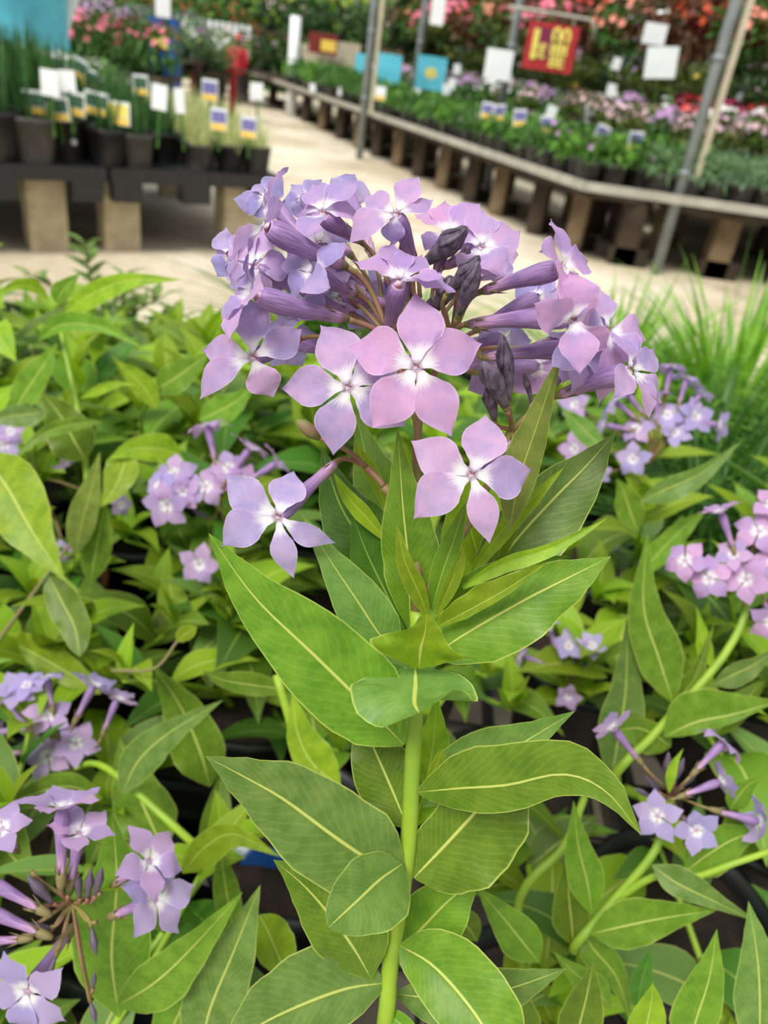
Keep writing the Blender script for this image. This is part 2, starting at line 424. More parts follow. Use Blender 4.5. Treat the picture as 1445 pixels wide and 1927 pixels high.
# ------------------------------------------------------------------ pots
TRAY_Z = .38
def pot_mesh(name, rt_, rb, h, mat, square=True, n=16):
    mb = MB(); sq = .12 if square else 0
    if not square: n = 24
    if square: n = 16
    mb.lathe([(rb, 0), (rt_*.96, h-.012), (rt_, h-.012), (rt_*1.01, h), (rt_*.93, h), (rt_*.9, h-.012)], n, 0, sq=sq)
    mb.lathe([(.001, .001), (rb, 0)], n, 0, sq=sq)
    mb.lathe([(rt_*.9, h-.013), (rt_*.5, h-.008), (.002, h-.01)], n, 1, sq=sq)
    me = bpy.data.meshes.new(name); o = mb.build(name, [mat, SOIL]); me = o.data; bpy.data.objects.remove(o); return me
POT_BLACK = pot_mesh('pot', .052, .04, .10, BLACKP, False)
POT_TERRA = pot_mesh('pot', .056, .04, .10, TERRA, False)
# ------------------------------------------------------------------ setting: floor, greenhouse walls
def quad(name, pts, mat, kind='structure', div=1):
    mb = MB()
    for p in pts: mb.v.append(tuple(p))
    mb.face(range(len(pts)), [(0, 0), (1, 0), (1, 1), (0, 1)][:len(pts)])
    return struct(mb.build(name, mat, smooth=False))
def floor_material():
    m, t, b = new_mat('concrete_floor')
    tx = N(t, 'ShaderNodeTexCoord'); n1 = N(t, 'ShaderNodeTexNoise'); n1.inputs['Scale'].default_value = .9; n1.inputs['Detail'].default_value = 6
    n2 = N(t, 'ShaderNodeTexNoise'); n2.inputs['Scale'].default_value = 14; n2.inputs['Detail'].default_value = 8
    n3 = N(t, 'ShaderNodeTexNoise'); n3.inputs['Scale'].default_value = 3.2; n3.inputs['Detail'].default_value = 3
    for n in (n1, n2, n3): t.links.new(tx.outputs['Object'], n.inputs['Vector'])
    c = mixc(t, ramp01(t, n1.outputs[0], .38, .62), lin(222, 213, 192), lin(194, 180, 154))
    c = mixc(t, math_n(t, 'MULTIPLY', ramp01(t, n3.outputs[0], .5, .75), .5), c, lin(140, 124, 98))
    c = mixc(t, math_n(t, 'MULTIPLY', ramp01(t, n2.outputs[0], .4, .7), .3), c, lin(150, 136, 110))
    t.links.new(c, b.inputs['Base Color']); b.inputs['Roughness'].default_value = .85
    bp = N(t, 'ShaderNodeBump'); bp.inputs['Strength'].default_value = .3; bp.inputs['Distance'].default_value = .01
    t.links.new(n2.outputs[0], bp.inputs['Height']); t.links.new(bp.outputs[0], b.inputs['Normal'])
    return m
FLOORM = floor_material()
quad('floor', [(-26, -2, 0), (18, -2, 0), (18, 34, 0), (-26, 34, 0)], FLOORM)
WALLM = plain('greenhouse_wall', lin(120, 126, 112), .8, .2, 1.5, lin(84, 92, 74))
mb = MB(); mb.box((-4, 34.1, 2.5), (22, .1, 2.5)); struct(mb.build('wall_back', WALLM, smooth=False))
mb = MB(); mb.box((18.1, 16, 2.5), (.1, 18, 2.5)); struct(mb.build('wall_right', WALLM, smooth=False))
mb = MB(); mb.box((-26.1, 16, 2.5), (.1, 18, 2.5)); struct(mb.build('wall_left', WALLM, smooth=False))
# ------------------------------------------------------------------ foliage clumps shared by many potted plants
def rnd_dir(r):
    z = r.uniform(-1, 1); a = r.uniform(0, 2*pi); q = sqrt(1-z*z); return V((q*cos(a), q*sin(a), z))
def add_leaf(mb, p, d, L, w, nrm, mi=0, droop=.25):
    d = d.normalized(); s = d.cross(nrm)
    if s.length < 1e-4: s = d.orthogonal()
    s.normalize(); n = s.cross(d); b = len(mb.v)
    for q in (p, p+d*L*.45+s*w, p+d*L*.45-s*w, p+d*L-n*L*droop, p+d*L*.5+n*w*.3): mb.v.append(tuple(q))
    mb.face((b, b+1, b+4), None, mi); mb.face((b, b+4, b+2), None, mi); mb.face((b+1, b+3, b+4), None, mi); mb.face((b+4, b+3, b+2), None, mi)
def clump_mesh(name, mat, n, rx, rz, L, w, seed, cz=0, shell=.55):
    r = random.Random(seed); mb = MB()
    for i in range(n):
        d = rnd_dir(r); k = shell+(1-shell)*r.random()
        p = V((d.x*rx*k, d.y*rx*k, cz+d.z*rz*k))
        add_leaf(mb, p, d+rnd_dir(r)*.8, L*r.uniform(.7, 1.3), w*r.uniform(.7, 1.3), V((0, 0, 1))+rnd_dir(r)*.6)
    o = mb.build(name, mat); me = o.data; bpy.data.objects.remove(o); return me
def bloom_mesh(name, mat, n, rx, rz, R, seed, cz=0, up=.2, mb=None, mi=0):
    r = random.Random(seed); mb = MB()
    for i in range(n):
        d = rnd_dir(r)
        if d.z < -.2: d.z *= -1
        c = V((d.x*rx, d.y*rx, cz+d.z*rz)); nn = (d+V((0, -.5, up))).normalized(); o = nn.orthogonal().normalized(); q = nn.cross(o)
        b = len(mb.v); mb.v.append(tuple(c)); m = 5; RR = R*r.uniform(.75, 1.2); a0 = r.uniform(0, 6)
        for k in range(2*m):
            a = a0+pi*k/m; rad = RR*(1 if k % 2 == 0 else .62)
            mb.v.append(tuple(c+(o*cos(a)+q*sin(a))*rad+nn*rad*.3))
        for k in range(2*m): mb.face((b, b+1+k, b+1+(k+1) % (2*m)))
    o = mb.build(name, mat); me = o.data; bpy.data.objects.remove(o); return me
def blade_mesh(name, mat, n, H, w, spread, seed, arch=.5, r0_=.03, nseg=5):
    r = random.Random(seed); mb = MB()
    for i in range(n):
        a = r.uniform(0, 2*pi); lean = r.random()**.7*spread; h = H*r.uniform(.6, 1.1); ra = r0_*sqrt(r.random())
        o = V((cos(a), sin(a), 0)); s = V((-sin(a), cos(a), 0)); s = (s+o*r.uniform(-.7, .7)).normalized()
        rows = []
        for j in range(nseg+1):
            t = j/nseg; ww = w*(1-t**2.2)*(.7+.3*min(1, t*4))
            p = o*(ra+lean*h*(t*.6+arch*t*t)) + V((0, 0, h*(t-arch*lean*t*t*.75)))
            rows.append([p-s*ww, p+s*ww])
        mb.grid(rows)
    o = mb.build(name, mat); me = o.data; bpy.data.objects.remove(o); return me
# ------------------------------------------------------------------ black bench top and lattice trays under the near plants
rq = Quaternion((0, 0, 1), 0)
BENCH_Z = TRAY_Z-.012
def near_bench():
    r = empty('slatted_bench', (0, .62, 0), 'low slatted bench of grey metal under the black trays in the foreground', 'bench')
    mb = MB()
    for i in range(9): mb.box((-.9+i*.225, .62, BENCH_Z-.012), (.014, .62, .008))
    mb.build('slat', GREYP, r, False, r.location)
    for y in (.0, 1.24):
        mb = MB(); mb.box((0, y, BENCH_Z-.04), (1.0, .015, .03)); mb.build('rail', GREYP, r, False, (0, y, BENCH_Z-.04))
    for x in (-.95, .95):
        for y in (.03, 1.2):
            mb = MB(); mb.box((x, y, (BENCH_Z-.07)/2), (.02, .02, (BENCH_Z-.07)/2)); mb.build('leg', GREYP, r, False, (x, y, 0))
near_bench()
def tray_mesh(solid):
    mb = MB(); wx, wy = .21, .145
    for i in range(5): mb.box((-wx+2*wx*i/4, 0, .006), (.004, wy, .006))
    for i in range(4): mb.box((0, -wy+2*wy*i/3, .006), (wx, .004, .006))
    for s in (-1, 1):
        mb.box((s*wx, 0, .03), (.003, wy, .028)); mb.box((0, s*wy, .03), (wx, .003, .028))
    for i in range(1, 8): mb.box((-wx+2*wx*i/8, 0, .004), (.0015, wy, .003))
    for i in range(1, 6): mb.box((0, -wy+2*wy*i/6, .004), (wx, .0015, .003))
    if solid: mb.box((0, 0, .001), (wx, wy, .001))
    o = mb.build('plant_tray', BLACKP, smooth=False); me = o.data; bpy.data.objects.remove(o); return me
TMS = [tray_mesh(True), tray_mesh(False)]
for j in range(4):
    for i in range(4):
        x = -.66+i*.44; y = .17+j*.31
        o = link('plant_tray', TMS[1 if (x > 0 and y < .6) else 0], None, V((x, y, BENCH_Z)))
        tag(o, 'black lattice carrying tray holding the foreground plant pots', 'tray', 'carrying trays under the foreground plants')
# ------------------------------------------------------------------ background
RO = V((.83, 4.57, 0)); RD = V((-.37, .93, 0)).normalized(); RN = V((.93, .37, 0)).normalized()
def R3(s, w, z): return RO+RD*s+RN*w+V((0, 0, z))
BZ = .41
def bar(name, a, b, hw, hh, mat, parent=None):
    a = V(a); b = V(b); d = b-a; mb = MB(); rot = Matrix.Rotation(atan2(d.y, d.x), 3, 'Z')
    mb.box((a+b)/2, (d.length/2, hw, hh), rot); return mb.build(name, mat, parent, False, (a+b)/2)
def slab(name, s0, s1, w0, w1, z0, z1, mat, parent=None):
    mb = MB(); c = [R3(s0, w0, 0), R3(s1, w0, 0), R3(s1, w1, 0), R3(s0, w1, 0)]; b = 0
    for z in (z0, z1):
        for p in c: mb.v.append((p.x, p.y, z))
    for f in ((3, 2, 1, 0), (4, 5, 6, 7), (0, 1, 5, 4), (1, 2, 6, 5), (2, 3, 7, 6), (3, 0, 4, 7)): mb.face(f, [(0, 0), (1, 0), (1, 1), (0, 1)])
    return mb.build(name, mat, parent, False, (R3(s0, w0, 0)+R3(s1, w1, 0))/2)
# long bench with galvanised rail along the aisle
lb = empty('display_bench', R3(6, .7, 0), 'long low display bench with grey metal rail running down the right of the aisle', 'bench')
slab('bench_top', 0, 12.5, .02, .93, BZ-.06, BZ-.02, BROWN, lb)
bar('rail', R3(0, 0, BZ), R3(12.5, 0, BZ), .02, .022, RAILM, lb)
for i, s in enumerate((.3, .8, 1.4, 1.9, 2.5, 3.1, 3.7, 4.4, 5.1, 5.9, 6.8, 7.8, 9.0, 10.4)):
    for w in (.2, .8):
        p = R3(s, w, 0); mb = MB(); mb.box(p+V((0, 0, (BZ-.06)/2)), (.05, .05, (BZ-.06)/2), Matrix.Rotation(-.38, 3, 'Z'))
        mb.build('leg', [WOODD, BROWN][(i+int(w)) % 2], lb, False, p)
    p = R3(s+.12, .3, 0); mb = MB(); mb.box(p+V((0, 0, .04)), (.09, .07, .04), Matrix.Rotation(.5+i, 3, 'Z')); mb.build('foot_block', BROWN if i % 3 else BLACKP, lb, False, p)
rb = empty('display_bench', (2.1, 5.3, 0), 'right-hand display bench with grey metal front edge carrying grey green seedlings', 'bench')
mb = MB(); mb.box((2.6, 5.35, BZ-.055), (1.25, .72, .015)); mb.build('bench_top', BROWN, rb, False, (2.35, 5.35, BZ-.04))
bar('rail', (.83, 4.57, BZ), (3.8, 4.62, BZ), .02, .022, RAILM, rb)
for x, m_ in ((1.18, BROWN), (1.72, WOODD), (2.4, BROWN), (3.0, WOODD)):
    for y in (4.78, 5.8):
        mb = MB(); mb.box((x, y, (BZ-.06)/2), (.065, .06, (BZ-.06)/2)); mb.build('leg', m_, rb, False, (x, y, 0))
    mb = MB(); mb.box((x+.02, 4.8, .05), (.11, .08, .05)); mb.build('foot_block', BROWN, rb, False, (x, 4.8, 0))
# poles
def pole(b, t, r, label, mat=POLEM, cream=None, arm=None):
    b = V(b); t = V(t); o = empty('support_pole', b, label, 'pole')
    mb = MB(); mb.tube([b, b.lerp(t, .5), t], r, 12); mb.build('tube', mat, o, True, b)
    for k in (.18, .36, .6):
        c = b.lerp(t, k); mb = MB(); mb.tube([c-V((0, 0, .015)), c+V((0, 0, .015))], r*1.12, 12); mb.build('collar', mat, o, True, c)
    if cream: 
        a, c = V(cream[0]), V(cream[1]); mb = MB(); mb.tube([a, c], r*.75, 4); mb.build('timber_batten', CREAM, o, False, a)
    return o
pb = Zp(1232, 515, 0); pole(pb, pb+V((0, 0, 3)), .03, 'nearest grey metal support pole with cream batten at the bench corner', cream=(pb+V((.075, .03, BZ+.02)), pb+V((.075, .03, 3))))
p2 = Yp(945, 190, 6.9); pole((p2.x, p2.y, 0), (p2.x, p2.y, 3), .032, 'grey metal support pole left of the red sale sign')
p3 = Zp(677, 248, 0); p3 = V((p3.x, p3.y, 0)); p3 = R3((p3-RO).dot(RD), -.06, 0); p3 = V((p3.x, p3.y, 0))
p3 = Yp(684, 215, 8.3); pole((p3.x, p3.y, 0), (p3.x, p3.y, 3), .035, 'grey pole at the bend of the long bench rail', cream=((p3.x+.07, p3.y, BZ), (p3.x+.07, p3.y, 3)))
p4 = Yp(787, 110, 9.5); pole((p4.x, p4.y, 0), (p4.x, p4.y, 3), .035, 'thin grey pole beside the blue poster with a flower')
p5 = Yp(553, 100, 12.5); pole((p5.x, p5.y, 0), (p5.x, p5.y, 1.25), .075, 'short thick white post at the far end of the long bench', WHITE)
p6 = Yp(1345, 240, 7.2); pole((p6.x, p6.y, 0), (p6.x+.12, p6.y, 1.0), .02, 'thin leaning white garden post behind the nearest pole', WHITE)
# bedding plants on the long bench
SQ = pot_mesh('pot', .06, .05, .12, GREYP); SQ2 = pot_mesh('pot', .06, .05, .12, BLACKP)
def bedding_proto(fol, blooms, seed, rx=.085, rz=.06, n=90, L=.055, w=.012, cz=.17, pot=SQ, bn=8, bR=.016):
    d = []
    d.append(('pot', pot)); d.append(('foliage', clump_mesh('foliage', FM[fol], n, rx, rz, L, w, seed, cz)))
    if blooms: d.append(('blooms', bloom_mesh('blooms', BM[blooms], bn, rx*1.02, rz*1.1, bR, seed+1, cz+.02)))
    return d
def place_proto(name, proto, loc, label, cat, group, sc=1, rz=0):
    o = empty(name, loc, label, cat, group, rz); o.scale = (sc, sc, sc)
    for nm, me in proto:
        c = bpy.data.objects.new(nm, me); COL.objects.link(c); c.parent = o
    return o
rr = random.Random(3)
B_green = [bedding_proto('bright', None, 1), bedding_proto('green', None, 2), bedding_proto('green', None, 8, pot=SQ2)]
B_deep = [bedding_proto('deep', None, 3), bedding_proto('green', 'mauve', 4, bn=5), bedding_proto('deep', None, 5, pot=SQ2)]
B_plum = [bedding_proto('green', 'mauve', 5, bn=34), bedding_proto('olive', 'palepink', 6, bn=34), bedding_proto('green', 'white', 7, bn=26)]
B_grey = [bedding_proto('sage', None, 9, n=100, L=.06, w=.006), bedding_proto('grey', None, 10, n=100, L=.06, w=.006)]
s = .12
while s < 8.8:
    for w in (.085, .24, .41, .60, .82):
        if s > 5 and w in (.44,): continue
        if s < 2.4: pr = [B_deep[1], B_green[1], B_green[0]]; lab = 'dark green leafy bedding plant in square pot near the bench corner'; g = 'dark leafy bedding plants on the long bench'
        elif w < .7: pr = B_green; lab = 'bright green leafy bedding plant in square pot along the aisle rail'; g = 'bright green bedding plants on the long bench'
        else: pr = B_deep; lab = 'dull green bedding plant in square pot, second band behind the aisle rail'; g = 'dull green bedding plants on the long bench'
        place_proto('bedding_plant', pr[rr.randrange(3)], R3(s+rr.uniform(-.02, .02), w+rr.uniform(-.02, .02), BZ-.02), lab, 'plant', g, rr.uniform(.9, 1.15)*(1+.25*(s > 5)), rr.uniform(0, 6))
    s += .155 if s < 5 else .22
# flowering bedding behind on a slightly higher step
st = slab('bench_step', -1.4, 10, 1.25, 2.2, .44, .48, BROWN); tag(st, 'dark raised timber step behind the bedding plants, holding pink and white flowers', 'shelf')
s = -1.2
while s < 9:
    for w in (1.28, 1.5, 1.75, 2.0):
        k = rr.random(); pr = B_plum[rr.randrange(3)]
        place_proto('flowering_bedding', pr, R3(s+rr.uniform(-.04, .04), w, .48), 'pale pink, mauve and white flowering bedding plant on the raised step', 'plant', 'flowering bedding plants on the raised step', rr.uniform(1.2, 1.6), rr.uniform(0, 6))
    s += .3
# sage green seedlings on the right bench
for i in range(15):
    for j in range(5):
        x = 1.1+i*.15; y = 4.68+j*.17; dv = V((x, y, 0))-RO
        if dv.dot(RD) > -.05 and dv.dot(RN) < .93: continue
        place_proto('seedling_plant', B_grey[(i+j) % 2], (x+rr.uniform(-.01, .01), y, BZ-.02), 'grey green narrow-leaved seedling in black pot on the right-hand bench', 'plant', 'grey green seedlings on the right-hand bench', 1.05, rr.uniform(0, 6))
# red geraniums behind the seedlings
B_red = [bedding_proto('deep', 'red', 21, bn=16, bR=.03, n=90), bedding_proto('green', 'magenta', 22, bn=18, bR=.028, n=90), bedding_proto('green', 'white', 23, bn=16, bR=.024, n=90)]
rs = empty('display_bench', (3.2, 6.9, 0), 'low timber bench behind the seedlings carrying red and pink pot plants', 'bench')
mb = MB(); mb.box((3.6, 6.9, .46), (1.9, .6, .02)); mb.build('bench_top', BROWN, rs, False, (3.6, 6.9, .46))
for x in (1.9, 5.2):
    for y in (6.45, 7.35):
        mb = MB(); mb.box((x, y, .22), (.05, .05, .22)); mb.build('leg', BROWN, rs, False, (x, y, 0))
for i in range(13):
    for j in range(3):
        place_proto('geranium', B_red[(i*2+j) % 3 if i > 5 else (i+j) % 3], (1.85+i*.26+rr.uniform(-.03, .03), 6.5+j*.32, .48), 'red, pink or white flowering geranium on the bench behind the seedlings', 'plant', 'geraniums behind the right-hand bench', 1.7, rr.uniform(0, 6))
# tall mixed rows and hanging baskets beyond
def basket_proto(fol, blooms, seed, R=.26, nb=22, bR=.035):
    mb = MB(); mb.lathe([(.01, -.13), (.09, -.12), (.14, .0), (.15, .01), (.13, .01)], 14)
    for k in range(3):
        a = k*2*pi/3; mb.tube([V((cos(a)*.14, sin(a)*.14, .01)), V((0, 0, .5))], .003, 4)
    mb.tube([V((0, 0, .5)), V((0, 0, .55)), V((.02, 0, .58))], .004, 4)
    o = mb.build('basket', DRED); bm_ = o.data; bpy.data.objects.remove(o)
    return [('basket', bm_), ('foliage', clump_mesh('foliage', FM[fol], 240, R, R*.75, .1, .022, seed, -.02)), ('blooms', bloom_mesh('blooms', BM[blooms], nb, R*1.03, R*.8, bR, seed+3, .0))]
def shrub_proto(fol, blooms, seed, R=.22, nb=26, bR=.03, pot=None):
    return [('pot', POT_BLACK if pot is None else pot), ('foliage', clump_mesh('foliage', FM[fol], 220, R, R*.9, .1, .02, seed, .24)), ('blooms', bloom_mesh('blooms', BM[blooms], nb, R*1.02, R*.9, bR, seed+3, .26))]
BK = {'pink': basket_proto('olive', 'pink', 31, nb=70), 'peach': basket_proto('green', 'peach', 32, nb=40), 'red': basket_proto('bronze', 'orange', 33, nb=50), 'bronze': basket_proto('bronze', 'red', 34, nb=14), 'white': basket_proto('grey', 'white', 35, nb=80), 'mauve': basket_proto('grey', 'mauve', 36, nb=70), 'green': basket_proto('olive', 'orange', 37, nb=10)}
SH = {'green': shrub_proto('olive', 'yellow', 41, nb=2), 'deep': shrub_proto('deep', 'palepink', 42, nb=8), 'white': shrub_proto('grey', 'white', 43, nb=60), 'mauve': shrub_proto('grey', 'mauve', 44, nb=50), 'pink': shrub_proto('green', 'pink', 45, nb=46), 'bronze': shrub_proto('bronze', 'red', 46, nb=16), 'orange': shrub_proto('green', 'orange', 47, nb=24), 'yellow': shrub_proto('yellow', 'yellow', 48, nb=4)}
# beam carrying the baskets: two long pipes following the bench
def pipe(s0, s1, w, z, label):
    mb = MB(); mb.tube([R3(s0, w, z), R3((s0+s1)/2, w, z), R3(s1, w, z)], .018, 8); o = mb.build('hanging_pipe', POLEM, None, True, R3(s0, w, z)); tag(o, label, 'pipe')
pipe(-4, 10, 2.1, 2.0, 'upper metal pipe the front row of hanging baskets hangs from')
pipe(-4, 10, 3.2, 2.0, 'metal pipe carrying the second row of hanging baskets')
s = -3.6; i = 0
desc = {'pink': 'pink', 'peach': 'peach', 'red': 'orange red', 'bronze': 'dark bronze-leaved', 'white': 'white', 'mauve': 'mauve', 'green': 'green trailing'}
while s < 9.5:
    k1 = ['red', 'peach', 'green', 'peach', 'red', 'bronze'][i % 6] if s < 3 else ['pink', 'pink', 'peach', 'bronze', 'pink'][i % 5]
    place_proto('hanging_basket', BK[k1], R3(s, 2.1, 1.42+.03*(i % 3)), desc[k1]+' hanging basket on the front overhead pipe', 'hanging basket', desc[k1]+' baskets on the front pipe', 1.05, i)
    k2 = ['bronze', 'white', 'mauve', 'bronze', 'red', 'green'][i % 6]
    place_proto('hanging_basket', BK[k2], R3(s+.2, 3.2, 1.42+.04*(i % 2)), desc[k2]+' hanging basket in the second row, behind the front pipe', 'hanging basket', desc[k2]+' baskets in the second row', 1.15, i)
    s += .58; i += 1
def tier(nm, s0, s1, w0, w1, z, label):
    o = slab('tiered_shelf', s0, s1, w0, w1, z-.03, z, BROWN); tag(o, label, 'shelf')
tier('a', -3.6, 10, 2.4, 2.95, .62, 'brown timber tier behind the raised step, lined with low green plants')
tier('b', -3.6, 10, 3.05, 3.6, .85, 'brown timber tier with white and mauve flowering plants')
tier('c', -3.6, 10, 3.8, 4.5, 1.05, 'highest brown timber tier at the back of the flowering plants')
s = -3.4; i = 0
sdesc = {'green': 'olive green leafy', 'deep': 'dark green', 'white': 'white-flowered', 'mauve': 'mauve-flowered', 'pink': 'pink-flowered', 'bronze': 'bronze-leaved red-flowered', 'orange': 'orange-flowered', 'yellow': 'yellow green'}
while s < 9.8:
    for w, z, ks, tn in ((2.68, .62, ['green', 'green', 'green', 'deep', 'green'], 'lowest'), (3.3, .85, ['white', 'mauve', 'white', 'deep', 'mauve', 'pink'], 'middle'), (4.1, 1.05, ['bronze', 'orange', 'deep', 'bronze', 'red', 'orange'], 'highest')):
        k1 = ks[i % len(ks)]; k1 = 'bronze' if k1 == 'red' else k1
        place_proto('potted_shrub', SH[k1], R3(s+rr.uniform(-.05, .05), w, z), sdesc[k1]+' pot plant on the '+tn+' brown tier', 'plant', sdesc[k1]+' pot plants on the '+tn+' tier', rr.uniform(1.05, 1.3), rr.uniform(0, 6))
    s += .42; i += 1
# hedge behind everything (dense, uncountable foliage)
def hedge(name, x0, x1, y0, y1, z0, z1, n, fol, L, label, bl=None, seed=5):
    r = random.Random(seed); mb = MB(); mats = [FM[f] for f in fol]
    mb.box(((x0+x1)/2, (y0+y1)/2+.2, (z0+z1)/2), ((x1-x0)/2, (y1-y0)/2*.6, (z1-z0)/2*.9), mi=len(mats)-1)
    for i in range(n):
        p = V((r.uniform(x0, x1), r.uniform(y0, y1) if r.random() < .3 else y0+r.uniform(-.2, .3), r.uniform(z0, z1)))
        add_leaf(mb, p, rnd_dir(r)+V((0, -.6, .2)), L*r.uniform(.6, 1.4), L*.3, V((0, -.6, .8))+rnd_dir(r)*.6, min(len(mats)-1, int((r.random()**.8)*len(mats))))
    o = mb.build(name, mats, None, False); tag(o, label, 'hedge', None, 'stuff'); return o
hedge('hedge', -9, 0, 19, 20.4, 0, 1.9, 5200, ['yellow', 'bright', 'green', 'deep'], .26, 'yellow green hedge of leafy shrubs at the far end of the greenhouse', seed=6)
hedge('hedge', -22, -8.5, 17, 18.2, 0, 2.4, 5200, ['green', 'yellow', 'deep', 'deep'], .28, 'dark mixed hedge beyond the left-hand plant table', seed=7)
hedge('hedge', -1, 13, 14.2, 15.4, 0, 3.6, 7000, ['green', 'olive', 'bronze', 'deep'], .28, 'dark green and bronze hedge behind the hanging baskets', seed=8)
# ------------------------------------------------------------------ signs
def board(name, c, w, h, mat, label, cat='sign', yaw=0, roll=0, th=.008, parts=None, group=None, stake=None, text=None, hang=None):
    o = empty(name, c, label, cat, group); o.rotation_euler = (0, roll, yaw)
    mb = MB(); mb.box((0, 0, 0), (w/2, th, h/2)); q = mb.build('panel', mat, None, False); q.parent = o
    for nm, mt, (px, pz, pw, ph) in (parts or []):
        mb = MB()
        if nm == 'printed_flower':
            b = len(mb.v); mb.v.append((px, -th-.003, pz))
            for k in range(16):
                a = 2*pi*k/16; rd = 1 if k % 2 == 0 else .6; mb.v.append((px+cos(a)*pw/2*rd, -th-.002, pz+sin(a)*ph/2*rd))
            for k in range(16): mb.face((b, b+1+k, b+1+(k+1) % 16))
        else: mb.box((px, -th-.001, pz), (pw/2, .0015, ph/2))
        q = mb.build(nm, mt, None, False); q.parent = o
    for (s_, px, pz, sz, mt) in (text or []):
        cu = bpy.data.curves.new('lettering', 'FONT'); cu.body = s_; cu.size = sz; cu.extrude = .002; cu.offset = sz*.03; cu.align_x = 'CENTER'; cu.align_y = 'CENTER'
        to = bpy.data.objects.new('lettering', cu); COL.objects.link(to)
        bpy.context.view_layer.update(); me = bpy.data.meshes.new_from_object(to.evaluated_get(bpy.context.evaluated_depsgraph_get())); bpy.data.objects.remove(to)
        me.materials.clear(); me.materials.append(mt); t2 = bpy.data.objects.new('lettering', me); COL.objects.link(t2); t2.parent = o
        t2.location = (px, -th-.003, pz); t2.rotation_euler = (pi/2, 0, 0)
    if hang:
        mb = MB()
        for sx_ in (-1, 1): mb.box((sx_*w*.35, 0, h/2+hang/2), (.004, .004, hang/2))
        q = mb.build('hanger', RAILM, None, False); q.parent = o
    if stake: mb = MB(); mb.box((0, .006, -h/2-stake/2), (.004, .003, stake/2)); q = mb.build('stake', FM['green'], None, False); q.parent = o
    return o
c = Yp(1036, 90, 6.7); SGN = .40
board('sale_sign', c, .37, .30, RED, 'red square sale sign with large yellow price lettering hanging from a metal arm', hang=.06, parts=[('printed_block', MAROON, (-.04, .02, .2, .2))],
      text=[('1', -.12, .0, .26, YEL), ('€', -.065, -.035, .12, YEL), ('00', .06, .075, .14, YEL), ('88', .06, -.005, .13, YEL), ('BE', .06, -.085, .11, YEL)])
arm = empty('sign_arm', c+V((-.2, 0, .2)), 'curved grey metal arm above the red sale sign', 'bracket')
mb = MB(); mb.tube([c+V((-.36, .0, .215)), c+V((0, 0, .21)), c+V((.24, 0, .205)), c+V((.29, 0, .17)), c+V((.3, 0, .08))], .012, 8); mb.build('tube', RAILM, arm, True, c+V((-.2, 0, .2)))
c = Yp(811, 138, 9.0); board('poster', c, .30, .30, CYAN, 'light blue poster printed with a yellow and orange flower', parts=[('printed_flower', YEL, (0, 0, .16, .13)), ('printed_flower', ORANGE, (.01, -.005, .07, .06))])
c = Yp(732, 130, 9.6); board('poster', c, .26, .28, CYAN, 'plain light blue panel between the poles left of the flower poster')
c = Yp(678, 128, 10.5); board('poster', c, .12, .30, CYAN, 'narrow light blue strip just left of the leaning bench pole')
c = Yp(938, 122, 6.7); board('price_card', c, .20, .20, WHITE, 'blank white card beside the pole left of the red sign', yaw=-.05)
c = Yp(1244, 118, 5.6); board('price_card', c, .19, .17, WHITE, 'large blank white card right of the red sign, among the bedding plants', roll=-.12, stake=.35)
c = Yp(1232, 64, 6.6); board('price_card', c, .16, .13, WHITE, 'smaller white card among the baskets above the large blank card', stake=.3)
c = Yp(825, 12, 7.5); board('price_card', c, .11, .26, WHITE, 'white hanging card cut off by the top edge, right of the thin pole')
c = Yp(608, 82, 13); board('sale_sign', c, .42, .26, DRED, 'small far-off dark red sign with yellow print above white fencing', stake=.35, parts=[('printed_block', GOLD, (.08, -.02, .22, .14))])
for x, y, w_, lab in ((600, 118, .55, 'pale vertical-slat panel below the far dark red sign'), (648, 112, .45, 'white vertical-slat panel right of the far dark red sign')):
    c = Yp(x, y, 13.2); o = empty('picket_panel', c, lab, 'panel')
    mb = MB()
    for k in range(8): mb.box((c.x-w_/2+w_*(k+.5)/8, c.y, c.z), (w_/18, .01, .22))
    mb.box((c.x, c.y+.02, c.z+.15), (w_/2, .01, .02)); mb.box((c.x, c.y+.02, c.z-.15), (w_/2, .01, .02)); mb.build('slats', CREAM, o, False, c)
# picture tags among the bedding
def tagcard(name, x, y, yy, sc, label, top=VIO, roll=0, group=None, w=.07, h=.085):
    c = Yp(x, y, yy)
    return board(name, c, w*sc, h*sc, WHITE, label, 'plant tag', 0, roll, .002, [('printed_photo', top, (0, .12*h*sc, w*sc*.86, h*sc*.5)), ('printed_band', GOLD, (0, -.33*h*sc, w*sc*.9, h*sc*.26))], group, .08)
for x, y, yy, lab in ((917, 208, 5.9, 'leftmost'), (940, 212, 5.85, 'second from left'), (978, 222, 5.5, 'third from left'), (1028, 235, 5.3, 'fourth from left, beside a white card'), (1132, 252, 5.2, 'fifth from left'), (1196, 265, 5.0, 'rightmost')):
    tagcard('plant_tag', x, y, yy, 1.15, lab+' violet gold picture tag in the bench bedding', VIO, rr.uniform(-.3, .3))
tagcard('plant_tag', 716, 176, 7.8, 1.3, 'white picture tag at the bend of the long bench rail', WHITE)
for x, y, yy in ((588, 165, 10.5), (642, 172, 9.5), (783, 177, 8), (840, 168, 8), (1037, 212, 6), (860, 130, 9), (1160, 120, 7.5), (955, 150, 7.5), (850, 158, 8.2), (1110, 208, 7), (1375, 195, 7.5), (1150, 170, 7)):
    c = Yp(x, y, yy); board('price_card', c, .07, .09, WHITE, 'small blank white card standing among the bench flowers', 'sign', 0, rr.uniform(-.2, .2), .002, None, 'small white cards among the bench flowers', .25)
